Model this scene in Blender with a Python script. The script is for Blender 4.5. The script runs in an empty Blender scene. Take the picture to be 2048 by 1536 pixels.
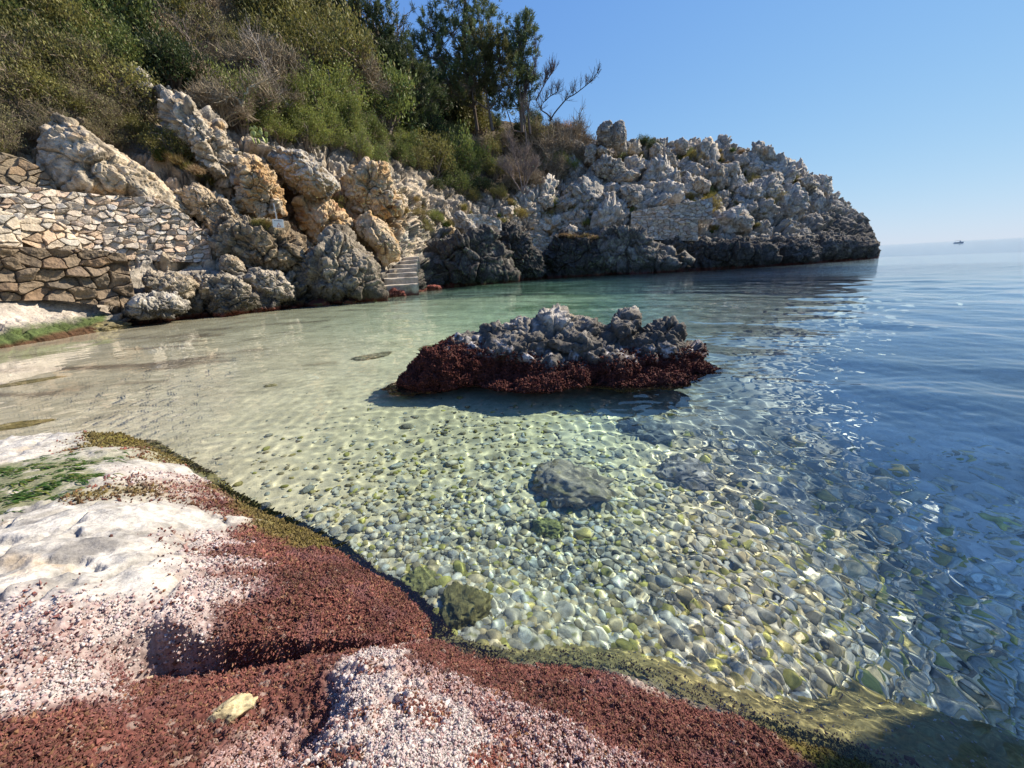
import bpy, bmesh, math
import numpy as np
from mathutils import Vector, Matrix, Euler
from mathutils.bvhtree import BVHTree

S = bpy.context.scene
COL = S.collection
rng = np.random.default_rng(11)
PI = math.pi

# ------------------------------------------------------------------ camera geometry
F = 800.0; H = 1.0                      # focal length in photo pixels, eye height over the water (m)
ROLL = math.atan(0.0529)
PITCH = math.atan((768 - 528.9) * math.cos(ROLL) / F)

def ray(px, py):
    px = np.asarray(px, float); py = np.asarray(py, float)
    x = (px - 1024) / F; y = -(py - 768) / F
    c, s = math.cos(ROLL), math.sin(ROLL)
    X = x * c + y * s; Y = -x * s + y * c
    cp, sp = math.cos(PITCH), math.sin(PITCH)
    return np.stack([X, cp + Y * sp, -sp + Y * cp], -1)

def at(px, py, R):
    """world point seen at a photo pixel, at ground distance R from the eye"""
    d = ray(px, py)
    t = np.asarray(R, float) / np.hypot(d[..., 0], d[..., 1])
    p = d * t[..., None]
    p[..., 2] += H
    return p

def onz(px, py, z=0.0):
    """world point seen at a photo pixel, at height z"""
    d = ray(px, py)
    t = (np.asarray(z, float) - H) / d[..., 2]
    p = d * t[..., None]
    p[..., 2] += H
    return p

# ------------------------------------------------------------------ noise
def _h(ix, iy, iz, seed):
    h = (ix.astype(np.uint32) * np.uint32(374761393)) ^ (iy.astype(np.uint32) * np.uint32(668265263)) \
        ^ (iz.astype(np.uint32) * np.uint32(2147483647)) ^ np.uint32((seed * 974634777 + 12345) & 0xffffffff)
    h = (h ^ (h >> np.uint32(13))) * np.uint32(1274126177)
    h = (h ^ (h >> np.uint32(16))) * np.uint32(2246822519)
    return h ^ (h >> np.uint32(15))

_G = rng.normal(size=(64, 3)); _G /= np.linalg.norm(_G, axis=1)[:, None]; _G = _G.astype(np.float32)

def perlin(p, seed=0):
    p = np.asarray(p, np.float32)
    i = np.floor(p).astype(np.int32); f = p - i
    u = f * f * f * (f * (f * 6 - 15) + 10)
    out = 0
    for dx in (0, 1):
        wx = u[:, 0] if dx else 1 - u[:, 0]
        for dy in (0, 1):
            wy = u[:, 1] if dy else 1 - u[:, 1]
            for dz in (0, 1):
                wz = u[:, 2] if dz else 1 - u[:, 2]
                g = _G[_h(i[:, 0] + dx, i[:, 1] + dy, i[:, 2] + dz, seed) & np.uint32(63)]
                dot = g[:, 0] * (f[:, 0] - dx) + g[:, 1] * (f[:, 1] - dy) + g[:, 2] * (f[:, 2] - dz)
                out = out + wx * wy * wz * dot
    return out * 1.6

def fbm(p, o=4, seed=0, gain=.5, lac=2.03):
    a, s, t = 1.0, 0, 0
    p = np.asarray(p, np.float32)
    for k in range(o):
        s = s + a * perlin(p, seed + k * 7); t += a; a *= gain; p = p * lac
    return s / t

def ridged(p, o=4, seed=0, gain=.5):
    a, s, t = 1.0, 0, 0
    p = np.asarray(p, np.float32)
    for k in range(o):
        s = s + a * (1 - np.abs(perlin(p, seed + k * 7)) * 2); t += a; a *= gain; p = p * 2.07
    return s / t

def worley(p, seed=0, jit=1.0):
    """F1, F2, random id of the nearest cell"""
    p = np.asarray(p, np.float32)
    i = np.floor(p).astype(np.int32)
    F1 = np.full(len(p), 9., np.float32); F2 = F1.copy(); ID = np.zeros(len(p), np.float32)
    for dx in (-1, 0, 1):
        for dy in (-1, 0, 1):
            for dz in (-1, 0, 1):
                cx, cy, cz = i[:, 0] + dx, i[:, 1] + dy, i[:, 2] + dz
                h = _h(cx, cy, cz, seed)
                a = (h & np.uint32(1023)).astype(np.float32) / 1023
                b = ((h >> np.uint32(10)) & np.uint32(1023)).astype(np.float32) / 1023
                c = ((h >> np.uint32(20)) & np.uint32(1023)).astype(np.float32) / 1023
                d = np.sqrt((cx + .5 + (a - .5) * jit - p[:, 0]) ** 2 + (cy + .5 + (b - .5) * jit - p[:, 1]) ** 2
                            + (cz + .5 + (c - .5) * jit - p[:, 2]) ** 2)
                m = d < F1
                F2 = np.where(m, F1, np.minimum(F2, d))
                F1 = np.where(m, d, F1)
                ID = np.where(m, ((h >> np.uint32(7)) & np.uint32(1023)).astype(np.float32) / 1023, ID)
    return F1, F2, ID

def facets(p, seed=0, jit=1.0):
    """broken-rock relief: every cell is a plane tilted its own way; also crack distance F2-F1 and the cell id"""
    p = np.asarray(p, np.float32)
    i = np.floor(p).astype(np.int32)
    F1 = np.full(len(p), 9., np.float32); F2 = F1.copy(); ID = np.zeros(len(p), np.float32); D = np.zeros((len(p), 3), np.float32)
    for dx in (-1, 0, 1):
        for dy in (-1, 0, 1):
            for dz in (-1, 0, 1):
                cx, cy, cz = i[:, 0] + dx, i[:, 1] + dy, i[:, 2] + dz
                h = _h(cx, cy, cz, seed)
                q = np.stack([cx + .5 + ((h & np.uint32(1023)).astype(np.float32) / 1023 - .5) * jit,
                              cy + .5 + (((h >> np.uint32(10)) & np.uint32(1023)).astype(np.float32) / 1023 - .5) * jit,
                              cz + .5 + (((h >> np.uint32(20)) & np.uint32(1023)).astype(np.float32) / 1023 - .5) * jit], -1)
                v = p - q; d = np.abs(v).max(1) * .45 + np.sqrt((v * v).sum(1)) * .62
                m = d < F1
                F2 = np.where(m, F1, np.minimum(F2, d)); F1 = np.where(m, d, F1)
                ID = np.where(m, ((h >> np.uint32(7)) & np.uint32(1023)).astype(np.float32) / 1023, ID)
                D = np.where(m[:, None], v, D)
    k = (ID * 63).astype(np.int32)
    return (D * _G[k]).sum(1), F2 - F1, ID

def worley2(x, y, seed=0, jit=1.0):
    i = np.floor(x).astype(np.int32); j = np.floor(y).astype(np.int32)
    z0 = np.zeros_like(i)
    F1 = np.full(x.shape, 9., np.float32); F2 = F1.copy(); ID = np.zeros(x.shape, np.float32)
    for dx in (-1, 0, 1):
        for dy in (-1, 0, 1):
            cx, cy = i + dx, j + dy
            h = _h(cx, cy, z0, seed)
            a = (h & np.uint32(1023)).astype(np.float32) / 1023
            b = ((h >> np.uint32(10)) & np.uint32(1023)).astype(np.float32) / 1023
            d = np.hypot(cx + .5 + (a - .5) * jit - x, cy + .5 + (b - .5) * jit - y)
            m = d < F1
            F2 = np.where(m, F1, np.minimum(F2, d)); F1 = np.where(m, d, F1)
            ID = np.where(m, ((h >> np.uint32(20)) & np.uint32(1023)).astype(np.float32) / 1023, ID)
    return F1, F2, ID

def tilt2(x, y, seed=0, jit=1.0):
    i = np.floor(x).astype(np.int32); j = np.floor(y).astype(np.int32); z0 = np.zeros_like(i)
    F1 = np.full(x.shape, 9., np.float32); T = np.zeros(x.shape, np.float32)
    for dx in (-1, 0, 1):
        for dy in (-1, 0, 1):
            h = _h(i + dx, j + dy, z0, seed)
            a = (h & np.uint32(1023)).astype(np.float32) / 1023; b = ((h >> np.uint32(10)) & np.uint32(1023)).astype(np.float32) / 1023
            vx = x - (i + dx + .5 + (a - .5) * jit); vy = y - (j + dy + .5 + (b - .5) * jit); d = np.hypot(vx, vy); m = d < F1
            g = _G[(h >> np.uint32(5)) & np.uint32(63)]
            T = np.where(m, vx * g[..., 0] + vy * g[..., 1], T); F1 = np.where(m, d, F1)
    return T

def sstep(a, b, x):
    t = np.clip((x - a) / (b - a), 0, 1)
    return t * t * (3 - 2 * t)

def mixc(c, d, t):
    t = np.asarray(t)[..., None]
    return np.asarray(c) * (1 - t) + np.asarray(d) * t

# ------------------------------------------------------------------ thin plate spline
class TPS:
    def __init__(self, uv, val, smooth=1e-4):
        uv = np.asarray(uv, float); val = np.asarray(val, float)
        if val.ndim == 1: val = val[:, None]
        n = len(uv); self.uv = uv
        K = self.k(uv, uv) + np.eye(n) * smooth
        P = np.c_[np.ones(n), uv]
        A = np.zeros((n + 3, n + 3)); A[:n, :n] = K; A[:n, n:] = P; A[n:, :n] = P.T
        b = np.zeros((n + 3, val.shape[1])); b[:n] = val
        self.w = np.linalg.solve(A, b)
    @staticmethod
    def k(a, b):
        r2 = ((a[:, None, :] - b[None, :, :]) ** 2).sum(-1)
        return .5 * r2 * np.log(r2 + 1e-12)
    def __call__(self, uv):
        uv = np.asarray(uv, float); out = []
        for s in range(0, len(uv), 100000):
            q = uv[s:s + 100000]
            out.append(self.k(q, self.uv) @ self.w[:-3] + np.c_[np.ones(len(q)), q] @ self.w[-3:])
        return np.concatenate(out)

def polydist(p, poly, closed=True):
    """distance to polyline, inside flag"""
    d = np.full(len(p), 1e9); ins = np.zeros(len(p), bool)
    n = len(poly)
    for i in range(n if closed else n - 1):
        a, b = poly[i], poly[(i + 1) % n]
        ab = b - a; t = np.clip(((p - a) @ ab) / (ab @ ab + 1e-12), 0, 1)
        d = np.minimum(d, np.hypot(*(p - a - t[:, None] * ab).T))
        if closed:
            cr_ = ((a[1] > p[:, 1]) != (b[1] > p[:, 1]))
            xi = (b[0] - a[0]) * (p[:, 1] - a[1]) / (b[1] - a[1] + 1e-12) + a[0]
            ins ^= cr_ & (p[:, 0] < xi)
    return d, ins

def logpolar(xy):
    x, y = xy[..., 0], xy[..., 1]
    return np.stack([np.arctan2(x, y), np.log(np.hypot(x, y) + 1e-6)], -1)

# ------------------------------------------------------------------ mesh building
def mkmesh(name, co, faces, mat=None, col=None, smooth=True, attrs=None):
    me = bpy.data.meshes.new(name)
    co = np.asarray(co, np.float32)
    me.vertices.add(len(co)); me.vertices.foreach_set('co', co.ravel())
    if not isinstance(faces, (list, tuple)): faces = [faces]
    li, ls, o = [], [], 0
    for f in faces:
        f = np.asarray(f, np.int32); k = f.shape[1]
        li.append(f.ravel()); ls.append(o + np.arange(len(f), dtype=np.int32) * k); o += f.size
    li = np.concatenate(li); ls = np.concatenate(ls)
    me.loops.add(len(li)); me.loops.foreach_set('vertex_index', li)
    me.polygons.add(len(ls)); me.polygons.foreach_set('loop_start', ls)
    me.update(calc_edges=True)
    me.polygons.foreach_set('use_smooth', np.full(len(ls), smooth, bool))
    if col is not None:
        a = me.attributes.new('col', 'FLOAT_COLOR', 'POINT')
        c = np.ones((len(co), 4), np.float32); c[:, :3] = col
        a.data.foreach_set('color', c.ravel())
    for k, v in (attrs or {}).items():
        a = me.attributes.new(k, 'FLOAT', 'POINT'); a.data.foreach_set('value', np.asarray(v, np.float32))
    if mat: me.materials.append(mat)
    return me

def link(name, me, parent=None, loc=None):
    o = bpy.data.objects.new(name, me); COL.objects.link(o)
    if loc is not None: o.location = loc
    if parent is not None: o.parent = parent
    return o

def tag(o, label=None, cat=None, group=None, kind=None):
    if label: o['label'] = label
    if cat: o['category'] = cat
    if group: o['group'] = group
    if kind: o['kind'] = kind
    return o

def empty(name, loc, label=None, cat=None, group=None):
    o = bpy.data.objects.new(name, None); COL.objects.link(o)
    o.location = loc; o.empty_display_size = .1
    return tag(o, label, cat, group)

def copy_tree(o, parent=None):
    c = o.copy(); COL.objects.link(c); c.parent = parent
    for ch in o.children: copy_tree(ch, c)
    return c

def gridq(ny, nx):
    i = np.arange(nx * ny).reshape(ny, nx)
    return np.stack([i[:-1, :-1], i[:-1, 1:], i[1:, 1:], i[1:, :-1]], -1).reshape(-1, 4)

def vnormals(co, faces):
    n = np.zeros((len(co), 3))
    for f in ([faces] if not isinstance(faces, (list, tuple)) else faces):
        a, b, c = co[f[:, 0]], co[f[:, 1]], co[f[:, 2]]
        fn = np.cross(b - a, c - a)
        if f.shape[1] == 4: fn = fn + np.cross(co[f[:, 2]] - a, co[f[:, 3]] - a)
        for k in range(f.shape[1]):
            for j in range(3):
                n[:, j] += np.bincount(f[:, k], fn[:, j], len(co))
    return n / (np.linalg.norm(n, axis=1)[:, None] + 1e-12)

_ico = {}
def ico(n):
    if n not in _ico:
        bm = bmesh.new(); bmesh.ops.create_icosphere(bm, subdivisions=n, radius=1)
        v = np.array([x.co[:] for x in bm.verts]); f = np.array([[q.index for q in x.verts] for x in bm.faces])
        bm.free(); _ico[n] = (v / np.linalg.norm(v, axis=1)[:, None], f)
    return _ico[n]

# ------------------------------------------------------------------ surface nets
def surface_nets(f, o, h):
    nx, ny, nz = f.shape
    ins = f < 0
    c = np.zeros((nx - 1, ny - 1, nz - 1), np.int8)
    for a in (0, 1):
        for b in (0, 1):
            for d in (0, 1):
                c += ins[a:nx - 1 + a, b:ny - 1 + b, d:nz - 1 + d]
    act = (c > 0) & (c < 8)
    idx = np.full(c.shape, -1, np.int64); A = np.argwhere(act); idx[act] = np.arange(len(A))
    P = np.zeros((len(A), 3)); W = np.zeros(len(A))
    cs = [(a, b, d) for a in (0, 1) for b in (0, 1) for d in (0, 1)]
    val = {k: f[A[:, 0] + k[0], A[:, 1] + k[1], A[:, 2] + k[2]] for k in cs}
    for k in cs:
        for ax in range(3):
            if k[ax] == 0:
                k2 = list(k); k2[ax] = 1; k2 = tuple(k2)
                v0, v1 = val[k], val[k2]
                m = (v0 < 0) != (v1 < 0)
                t = np.where(m, v0 / (v0 - v1 + 1e-12), 0)
                q = np.tile(np.array(k, float), (len(A), 1)); q[:, ax] = t
                P += q * m[:, None]; W += m
    P = (A + P / W[:, None]) * h + np.asarray(o)
    F_ = []
    for ax in range(3):
        s = [slice(1, -1)] * 3
        e0 = ins[tuple(slice(0, -1) if k == ax else slice(1, -1) for k in range(3))]
        e1 = ins[tuple(slice(1, None) if k == ax else slice(1, -1) for k in range(3))]
        E = np.argwhere(e0 != e1); sg = e0[e0 != e1]
        g = E.copy()
        for k in range(3):
            if k != ax: g[:, k] += 1
        u, v = [(1, 2), (2, 0), (0, 1)][ax]
        def cell(du, dv):
            q = g.copy(); q[:, u] -= du; q[:, v] -= dv
            return idx[q[:, 0], q[:, 1], q[:, 2]]
        q = np.stack([cell(1, 1), cell(0, 1), cell(0, 0), cell(1, 0)], -1)
        q[~sg] = q[~sg][:, ::-1]
        F_.append(q)
    return P, np.concatenate(F_)

# ------------------------------------------------------------------ materials
def newmat(name):
    m = bpy.data.materials.new(name); m.use_nodes = True
    nt = m.node_tree
    return m, nt, nt.nodes['Principled BSDF'], nt.nodes['Material Output']

def nd(nt, t, **kw):
    n = nt.nodes.new(t)
    for k, v in kw.items():
        if k in n.inputs.keys(): n.inputs[k].default_value = v
        else: setattr(n, k, v)
    return n

def mathn(nt, op, a, b=None):
    n = nt.nodes.new('ShaderNodeMath'); n.operation = op
    for k, v in enumerate((a, b)):
        if v is None: continue
        if isinstance(v, (int, float)): n.inputs[k].default_value = v
        else: nt.links.new(v, n.inputs[k])
    return n.outputs[0]

def rock_mat(name, scale=1.0, bump=.6, bdist=.03, var=.5, rough=.9, pits=True, rnd=0.0, spec=.25):
    """colour from the mesh (its own mineral and lichen colours), broken up by grain, pits and speckle"""
    m, nt, b, out = newmat(name); L = nt.links.new
    at_ = nd(nt, 'ShaderNodeAttribute', attribute_name='col')
    tc = nd(nt, 'ShaderNodeTexCoord'); mp = nd(nt, 'ShaderNodeMapping')
    mp.inputs['Scale'].default_value = (scale,) * 3
    L(tc.outputs['Object'], mp.inputs['Vector'])
    n1 = nd(nt, 'ShaderNodeTexNoise', Scale=3.0, Detail=9.0, Roughness=.68)
    n2 = nd(nt, 'ShaderNodeTexNoise', Scale=17.0, Detail=6.0, Roughness=.7)
    v1 = nd(nt, 'ShaderNodeTexVoronoi', Scale=9.0)
    for n in (n1, n2, v1): L(mp.outputs[0], n.inputs['Vector'])
    # value factor 1 +- var
    mr = nd(nt, 'ShaderNodeMapRange'); mr.inputs[1].default_value = .3; mr.inputs[2].default_value = .7
    mr.inputs[3].default_value = 1 - var; mr.inputs[4].default_value = 1 + var * .75
    L(n1.outputs[0], mr.inputs[0])
    mr2 = nd(nt, 'ShaderNodeMapRange'); mr2.inputs[1].default_value = .3; mr2.inputs[2].default_value = .7
    mr2.inputs[3].default_value = 1 - var * .6; mr2.inputs[4].default_value = 1 + var * .5
    L(n2.outputs[0], mr2.inputs[0])
    f = mathn(nt, 'MULTIPLY', mr.outputs[0], mr2.outputs[0])
    if rnd:
        oi = nd(nt, 'ShaderNodeObjectInfo')
        f = mathn(nt, 'MULTIPLY', f, mathn(nt, 'ADD', mathn(nt, 'MULTIPLY', oi.outputs['Random'], rnd), 1 - rnd / 2))
    mx = nd(nt, 'ShaderNodeVectorMath', operation='SCALE')
    L(at_.outputs['Color'], mx.inputs[0]); L(f, mx.inputs['Scale'])
    L(mx.outputs[0], b.inputs['Base Color'])
    b.inputs['Roughness'].default_value = rough
    b.inputs['Specular IOR Level'].default_value = spec
    hgt = mathn(nt, 'ADD', n1.outputs[0], mathn(nt, 'MULTIPLY', n2.outputs[0], .45))
    if pits: hgt = mathn(nt, 'ADD', hgt, mathn(nt, 'MULTIPLY', v1.outputs['Distance'], .5))
    bp = nd(nt, 'ShaderNodeBump'); bp.inputs['Strength'].default_value = bump; bp.inputs['Distance'].default_value = bdist
    L(hgt, bp.inputs['Height']); L(bp.outputs[0], b.inputs['Normal'])
    return m

def leaf_mat(name, col, var=.35, trans=.35, rough=.6, spec=.25):
    """leaf colour with per-leaf variation held in the mesh and per-plant variation"""
    m, nt, b, out = newmat(name); L = nt.links.new
    at_ = nd(nt, 'ShaderNodeAttribute', attribute_name='col')
    oi = nd(nt, 'ShaderNodeObjectInfo')
    f = mathn(nt, 'ADD', mathn(nt, 'MULTIPLY', oi.outputs['Random'], var), 1 - var / 2)
    mx = nd(nt, 'ShaderNodeVectorMath', operation='SCALE'); L(at_.outputs['Color'], mx.inputs[0]); L(f, mx.inputs['Scale'])
    mul = nd(nt, 'ShaderNodeVectorMath', operation='MULTIPLY'); mul.inputs[1].default_value = col
    L(mx.outputs[0], mul.inputs[0])
    L(mul.outputs[0], b.inputs['Base Color'])
    b.inputs['Roughness'].default_value = rough; b.inputs['Specular IOR Level'].default_value = spec
    if trans:
        tr = nd(nt, 'ShaderNodeBsdfTranslucent'); L(mul.outputs[0], tr.inputs[0])
        ms = nd(nt, 'ShaderNodeMixShader'); ms.inputs[0].default_value = trans
        L(b.outputs[0], ms.inputs[1]); L(tr.outputs[0], ms.inputs[2]); L(ms.outputs[0], out.inputs[0])
    return m

def plain_mat(name, col, rough=.7, nscale=20., var=.25, bump=.2, bdist=.01, spec=.3):
    m, nt, b, out = newmat(name); L = nt.links.new
    tc = nd(nt, 'ShaderNodeTexCoord'); n = nd(nt, 'ShaderNodeTexNoise', Scale=nscale, Detail=6.0, Roughness=.65)
    L(tc.outputs['Object'], n.inputs['Vector'])
    mr = nd(nt, 'ShaderNodeMapRange'); mr.inputs[1].default_value = .3; mr.inputs[2].default_value = .7
    mr.inputs[3].default_value = 1 - var; mr.inputs[4].default_value = 1 + var
    L(n.outputs[0], mr.inputs[0])
    mx = nd(nt, 'ShaderNodeVectorMath', operation='SCALE'); mx.inputs[0].default_value = col[:3]; L(mr.outputs[0], mx.inputs['Scale'])
    L(mx.outputs[0], b.inputs['Base Color']); b.inputs['Roughness'].default_value = rough
    b.inputs['Specular IOR Level'].default_value = spec
    bp = nd(nt, 'ShaderNodeBump'); bp.inputs['Strength'].default_value = bump; bp.inputs['Distance'].default_value = bdist
    L(n.outputs[0], bp.inputs['Height']); L(bp.outputs[0], b.inputs['Normal'])
    return m

# ------------------------------------------------------------------ rock colours (linear albedo)
GREY = np.array([.315, .285, .235]); PALE = np.array([.49, .445, .37]); DARK = np.array([.075, .068, .058])
OCHRE = np.array([.42, .28, .135]); CREAM = np.array([.57, .455, .31]); RUST = np.array([.30, .155, .075])
RED = np.array([.115, .035, .024]); SOIL = np.array([.085, .065, .04])

def limestone(P, seed=0, dark=.0, ochre=.0, sea=True, pale=.3, sc=1.0):
    n1 = fbm(P * .8 * sc, 5, seed + 1); n2 = fbm(P * 2.6 * sc, 5, seed + 2); n3 = fbm(P * 9 * sc, 3, seed + 3)
    c = mixc(GREY, PALE, sstep(.0, .35, n2 + pale * .6 - .15 + .4 * n3))
    c = mixc(c, GREY * .55, sstep(.08, .4, fbm(P * 1.7 * sc, 5, seed + 4) + .3 * n3) * .8)
    if ochre: 
        c = mixc(c, CREAM, sstep(-.35, .2, n1 + (ochre - .5)) * min(1, ochre * 1.5))
        c = mixc(c, OCHRE, sstep(.0, .3, fbm(P * 1.1 * sc, 4, seed + 5) + (ochre - .5)) * .85)
        c = mixc(c, RUST, sstep(.22, .42, fbm(P * 1.6 * sc, 4, seed + 6) + (ochre - .6)) * .7)
    if dark: c = mixc(c, DARK, sstep(-.3, .3, n2 + .5 * n1 + (dark - .5) * 1.4) * min(1, .55 + dark * .5))
    if sea:
        z = P[:, 2]
        c = mixc(c, DARK * .8, sstep(.75, .3, z + .5 * n2) * .85)
        c = mixc(c, RED * .9, sstep(.16, .05, z + .12 * n2 + .03 * n3))
    return c
EXPOSURE = 0.9
# ------------------------------------------------------------------ camera, sun, sky
cam = bpy.data.cameras.new('camera'); cam_o = bpy.data.objects.new('camera', cam); COL.objects.link(cam_o)
S.camera = cam_o
cam.sensor_fit = 'HORIZONTAL'; cam.sensor_width = 36; cam.lens = 36 * F / 2048
cam.clip_start = .05; cam.clip_end = 20000
cp, sp = math.cos(PITCH), math.sin(PITCH); cr, sr = math.cos(ROLL), math.sin(ROLL)
rx = Vector((1, 0, 0)); uy = Vector((0, sp, cp)); fz = Vector((0, cp, -sp))
right = rx * cr - uy * sr; up = rx * sr + uy * cr
M = Matrix((right, up, -fz)).transposed().to_4x4(); M.translation = (0, 0, H)
cam_o.matrix_world = M

AZ, EL = math.radians(63), math.radians(39)
sdir = Vector((math.sin(AZ) * math.cos(EL), math.cos(AZ) * math.cos(EL), math.sin(EL)))
sun = bpy.data.lights.new('sun', 'SUN'); sun.energy = 5.0; sun.angle = math.radians(.5); sun.color = (1, .90, .76)
sun.cycles.is_caustics_light = True
so = bpy.data.objects.new('sun', sun); COL.objects.link(so)
so.rotation_euler = (-sdir).to_track_quat('-Z', 'Y').to_euler()
W = bpy.data.worlds.new('World'); S.world = W; W.use_nodes = True
sk = W.node_tree.nodes.new('ShaderNodeTexSky'); sk.sky_type = 'NISHITA'; sk.sun_disc = False
sk.sun_elevation = EL; sk.sun_rotation = AZ; sk.air_density = 1.0; sk.dust_density = 0; sk.ozone_density = 3; sk.altitude = 0
wt = W.node_tree
sep = nd(wt, 'ShaderNodeSeparateColor'); wt.links.new(sk.outputs[0], sep.inputs[0]); cmb = nd(wt, 'ShaderNodeCombineColor')
for ch, (a_, b_) in enumerate(((1.1, 8.0), (1.1, 5.0), (1.05, 1.5))):      # hold the bright horizon and sunward sky back from clipping
    v_ = mathn(wt, 'DIVIDE', sep.outputs[ch], mathn(wt, 'ADD', sep.outputs[ch], b_))
    wt.links.new(mathn(wt, 'MULTIPLY', v_, a_ / (.12 * 2 ** EXPOSURE)), cmb.inputs[ch])
wt.links.new(cmb.outputs[0], wt.nodes['Background'].inputs[0])
wt.nodes['Background'].inputs[1].default_value = .12
S.view_settings.view_transform = 'Standard'; S.view_settings.look = 'None'
S.view_settings.exposure = EXPOSURE; S.view_settings.gamma = 1; S.view_settings.use_curve_mapping = False
S.render.engine = 'CYCLES'
cy = S.cycles
cy.use_denoising = True; cy.max_bounces = 8; cy.diffuse_bounces = 3; cy.glossy_bounces = 3; cy.transmission_bounces = 5
cy.transparent_max_bounces = 8; cy.sample_clamp_indirect = 6; cy.caustics_reflective = False; cy.caustics_refractive = True
cy.blur_glossy = .3

# ------------------------------------------------------------------ seabed
BED = [(-300, 700, -.03), (0, 700, -.03), (0, 720, -.04), (0, 790, -.06), (0, 860, -.07), (100, 674, -.03), (230, 655, -.03), (300, 642, -.04),
       (300, 720, -.09), (300, 800, -.12), (250, 850, -.1), (430, 640, -.15), (500, 700, -.16), (480, 850, -.16), (420, 930, -.12), (600, 1040, -.14),
       (620, 640, -.28), (700, 690, -.25), (700, 800, -.22), (800, 615, -.45), (900, 590, -.7), (650, 900, -.2), (900, 830, -.26),
       (800, 1000, -.2), (720, 1110, -.15), (900, 1000, -.24), (1000, 1150, -.2), (870, 1200, -.12), (1000, 1300, -.12), (1200, 900, -.33), (1200, 1100, -.27),
       (1200, 1300, -.2), (1400, 1380, -.18), (1450, 1250, -.27), (1500, 1000, -.42), (1600, 1430, -.26), (1450, 830, -.62), (1700, 930, -.8), (1750, 1100, -.6),
       (1900, 1050, -1.0), (1750, 1300, -.5), (2000, 1300, -1.0), (1850, 1480, -.7), (2200, 1500, -1.2), (1500, 700, -.9), (1100, 620, -1.0),
       (1300, 590, -1.3), (1200, 565, -1.8), (1500, 560, -2.2), (1700, 600, -1.5), (2000, 600, -1.7), (2000, 800, -1.25), (2048, 520, -9), (2600, 800, -1.6), (1850, 500, -9), (-200, 1100, -.1), (500, 1400, -.3), (1000, 1500, -.4)]
_b = np.array(BED, float)
_bxy = onz(_b[:, 0], _b[:, 1])[:, :2]
bed_tps = TPS(logpolar(_bxy), _b[:, 2], 2e-3)
def zbed(xy):
    lp = logpolar(xy); lp[:, 0] = np.clip(lp[:, 0], -1.25, 1.15); lp[:, 1] = np.clip(lp[:, 1], -.6, 4.6)
    z = np.clip(bed_tps(lp)[:, 0], -10, .05)
    return np.where(xy[:, 1] < -.2, np.minimum(z, -.3), z)

def polar(az0, az1, na, r):
    A_, R_ = np.meshgrid(np.linspace(az0, az1, na), r)
    return np.stack([np.sin(A_) * R_, np.cos(A_) * R_], -1).reshape(-1, 2), R_.ravel()

r1 = np.exp(np.arange(math.log(.25), math.log(9), .0065)); r2 = np.exp(np.linspace(math.log(9.05), math.log(9000), 260))
rr = np.r_[r1, r2]
xy, R_ = polar(-1.55, 1.55, 440, rr)
zb = zbed(xy)
P3 = np.c_[xy, zb]
pebble_zone = TPS(logpolar(onz(np.array([0, 300, 450, 500, 600, 700, 750, 900, 700, 620, 1100, 1100, 1500, 1800, 1300, 1700, 2000, 2000, 800, 500, 600]),
                               np.array([800, 750, 820, 930, 830, 860, 1000, 850, 760, 700, 1000, 1300, 1100, 1200, 880, 800, 900, 1400, 640, 640, 1000]))[:, :2]),
                  np.array([0, 0, .02, .2, .3, .6, .9, 1, .15, 0, 1, 1, 1, 1, .9, .7, .5, 1, .1, 0, .35]), 5e-3)
def pz(xy):
    lp = logpolar(xy); return np.clip(pebble_zone(lp)[:, 0], 0, 1) * (np.hypot(xy[:, 0], xy[:, 1]) < 9)
pzv = pz(xy)
nf = fbm(np.c_[xy * 2.2, zb * 0], 4, 3); nf2 = fbm(np.c_[xy * np.array([.55, 1.6]), zb * 0 + 4], 4, 31)
sand = np.array([.74, .63, .44])
c = mixc(sand, sand * .82, sstep(-.2, .4, nf))
# drifted dead seagrass lies in streaks over the sand
litter = sstep(.02, .3, nf2 + .1 * nf) * sstep(4, 6, R_) * (1 - sstep(9.5, 13, R_)) * (np.arctan2(xy[:, 0], xy[:, 1]) < -.42)
c = mixc(c, np.array([.17, .115, .085]), litter * .75)
c = mixc(c, np.array([.52, .48, .31]), pzv * .8)
mead = sstep(.0, .25, fbm(np.c_[xy * .35, zb * 0 + 9], 4, 41) + .08) * sstep(-.5, -.9, zb)
c = mixc(c, np.array([.16, .19, .10]), mead * .65 * (np.arctan2(xy[:, 0], xy[:, 1]) < .55))
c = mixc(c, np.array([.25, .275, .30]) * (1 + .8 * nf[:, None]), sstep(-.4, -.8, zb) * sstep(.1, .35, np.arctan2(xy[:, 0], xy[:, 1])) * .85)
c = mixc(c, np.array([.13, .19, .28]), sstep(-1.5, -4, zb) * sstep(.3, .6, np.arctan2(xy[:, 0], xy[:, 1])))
P3[:, 2] += .012 * nf * (zb < -.02) + .02 * pzv * fbm(np.c_[xy * 9, zb * 0], 3, 8) + .12 * mead * nf
sand_m, nt, b, out = newmat('sand'); L = nt.links.new
a_ = nd(nt, 'ShaderNodeAttribute', attribute_name='col'); tc = nd(nt, 'ShaderNodeTexCoord')
n_ = nd(nt, 'ShaderNodeTexNoise', Scale=60.0, Detail=5.0, Roughness=.7); L(tc.outputs['Object'], n_.inputs['Vector'])
v_ = nd(nt, 'ShaderNodeTexVoronoi', Scale=22.0); L(tc.outputs['Object'], v_.inputs['Vector'])
f_ = mathn(nt, 'ADD', mathn(nt, 'MULTIPLY', n_.outputs[0], .9), mathn(nt, 'MULTIPLY', v_.outputs['Color'], .3))
f_ = mathn(nt, 'ADD', f_, .4)
mx = nd(nt, 'ShaderNodeVectorMath', operation='SCALE'); L(a_.outputs['Color'], mx.inputs[0]); L(f_, mx.inputs['Scale'])
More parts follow.
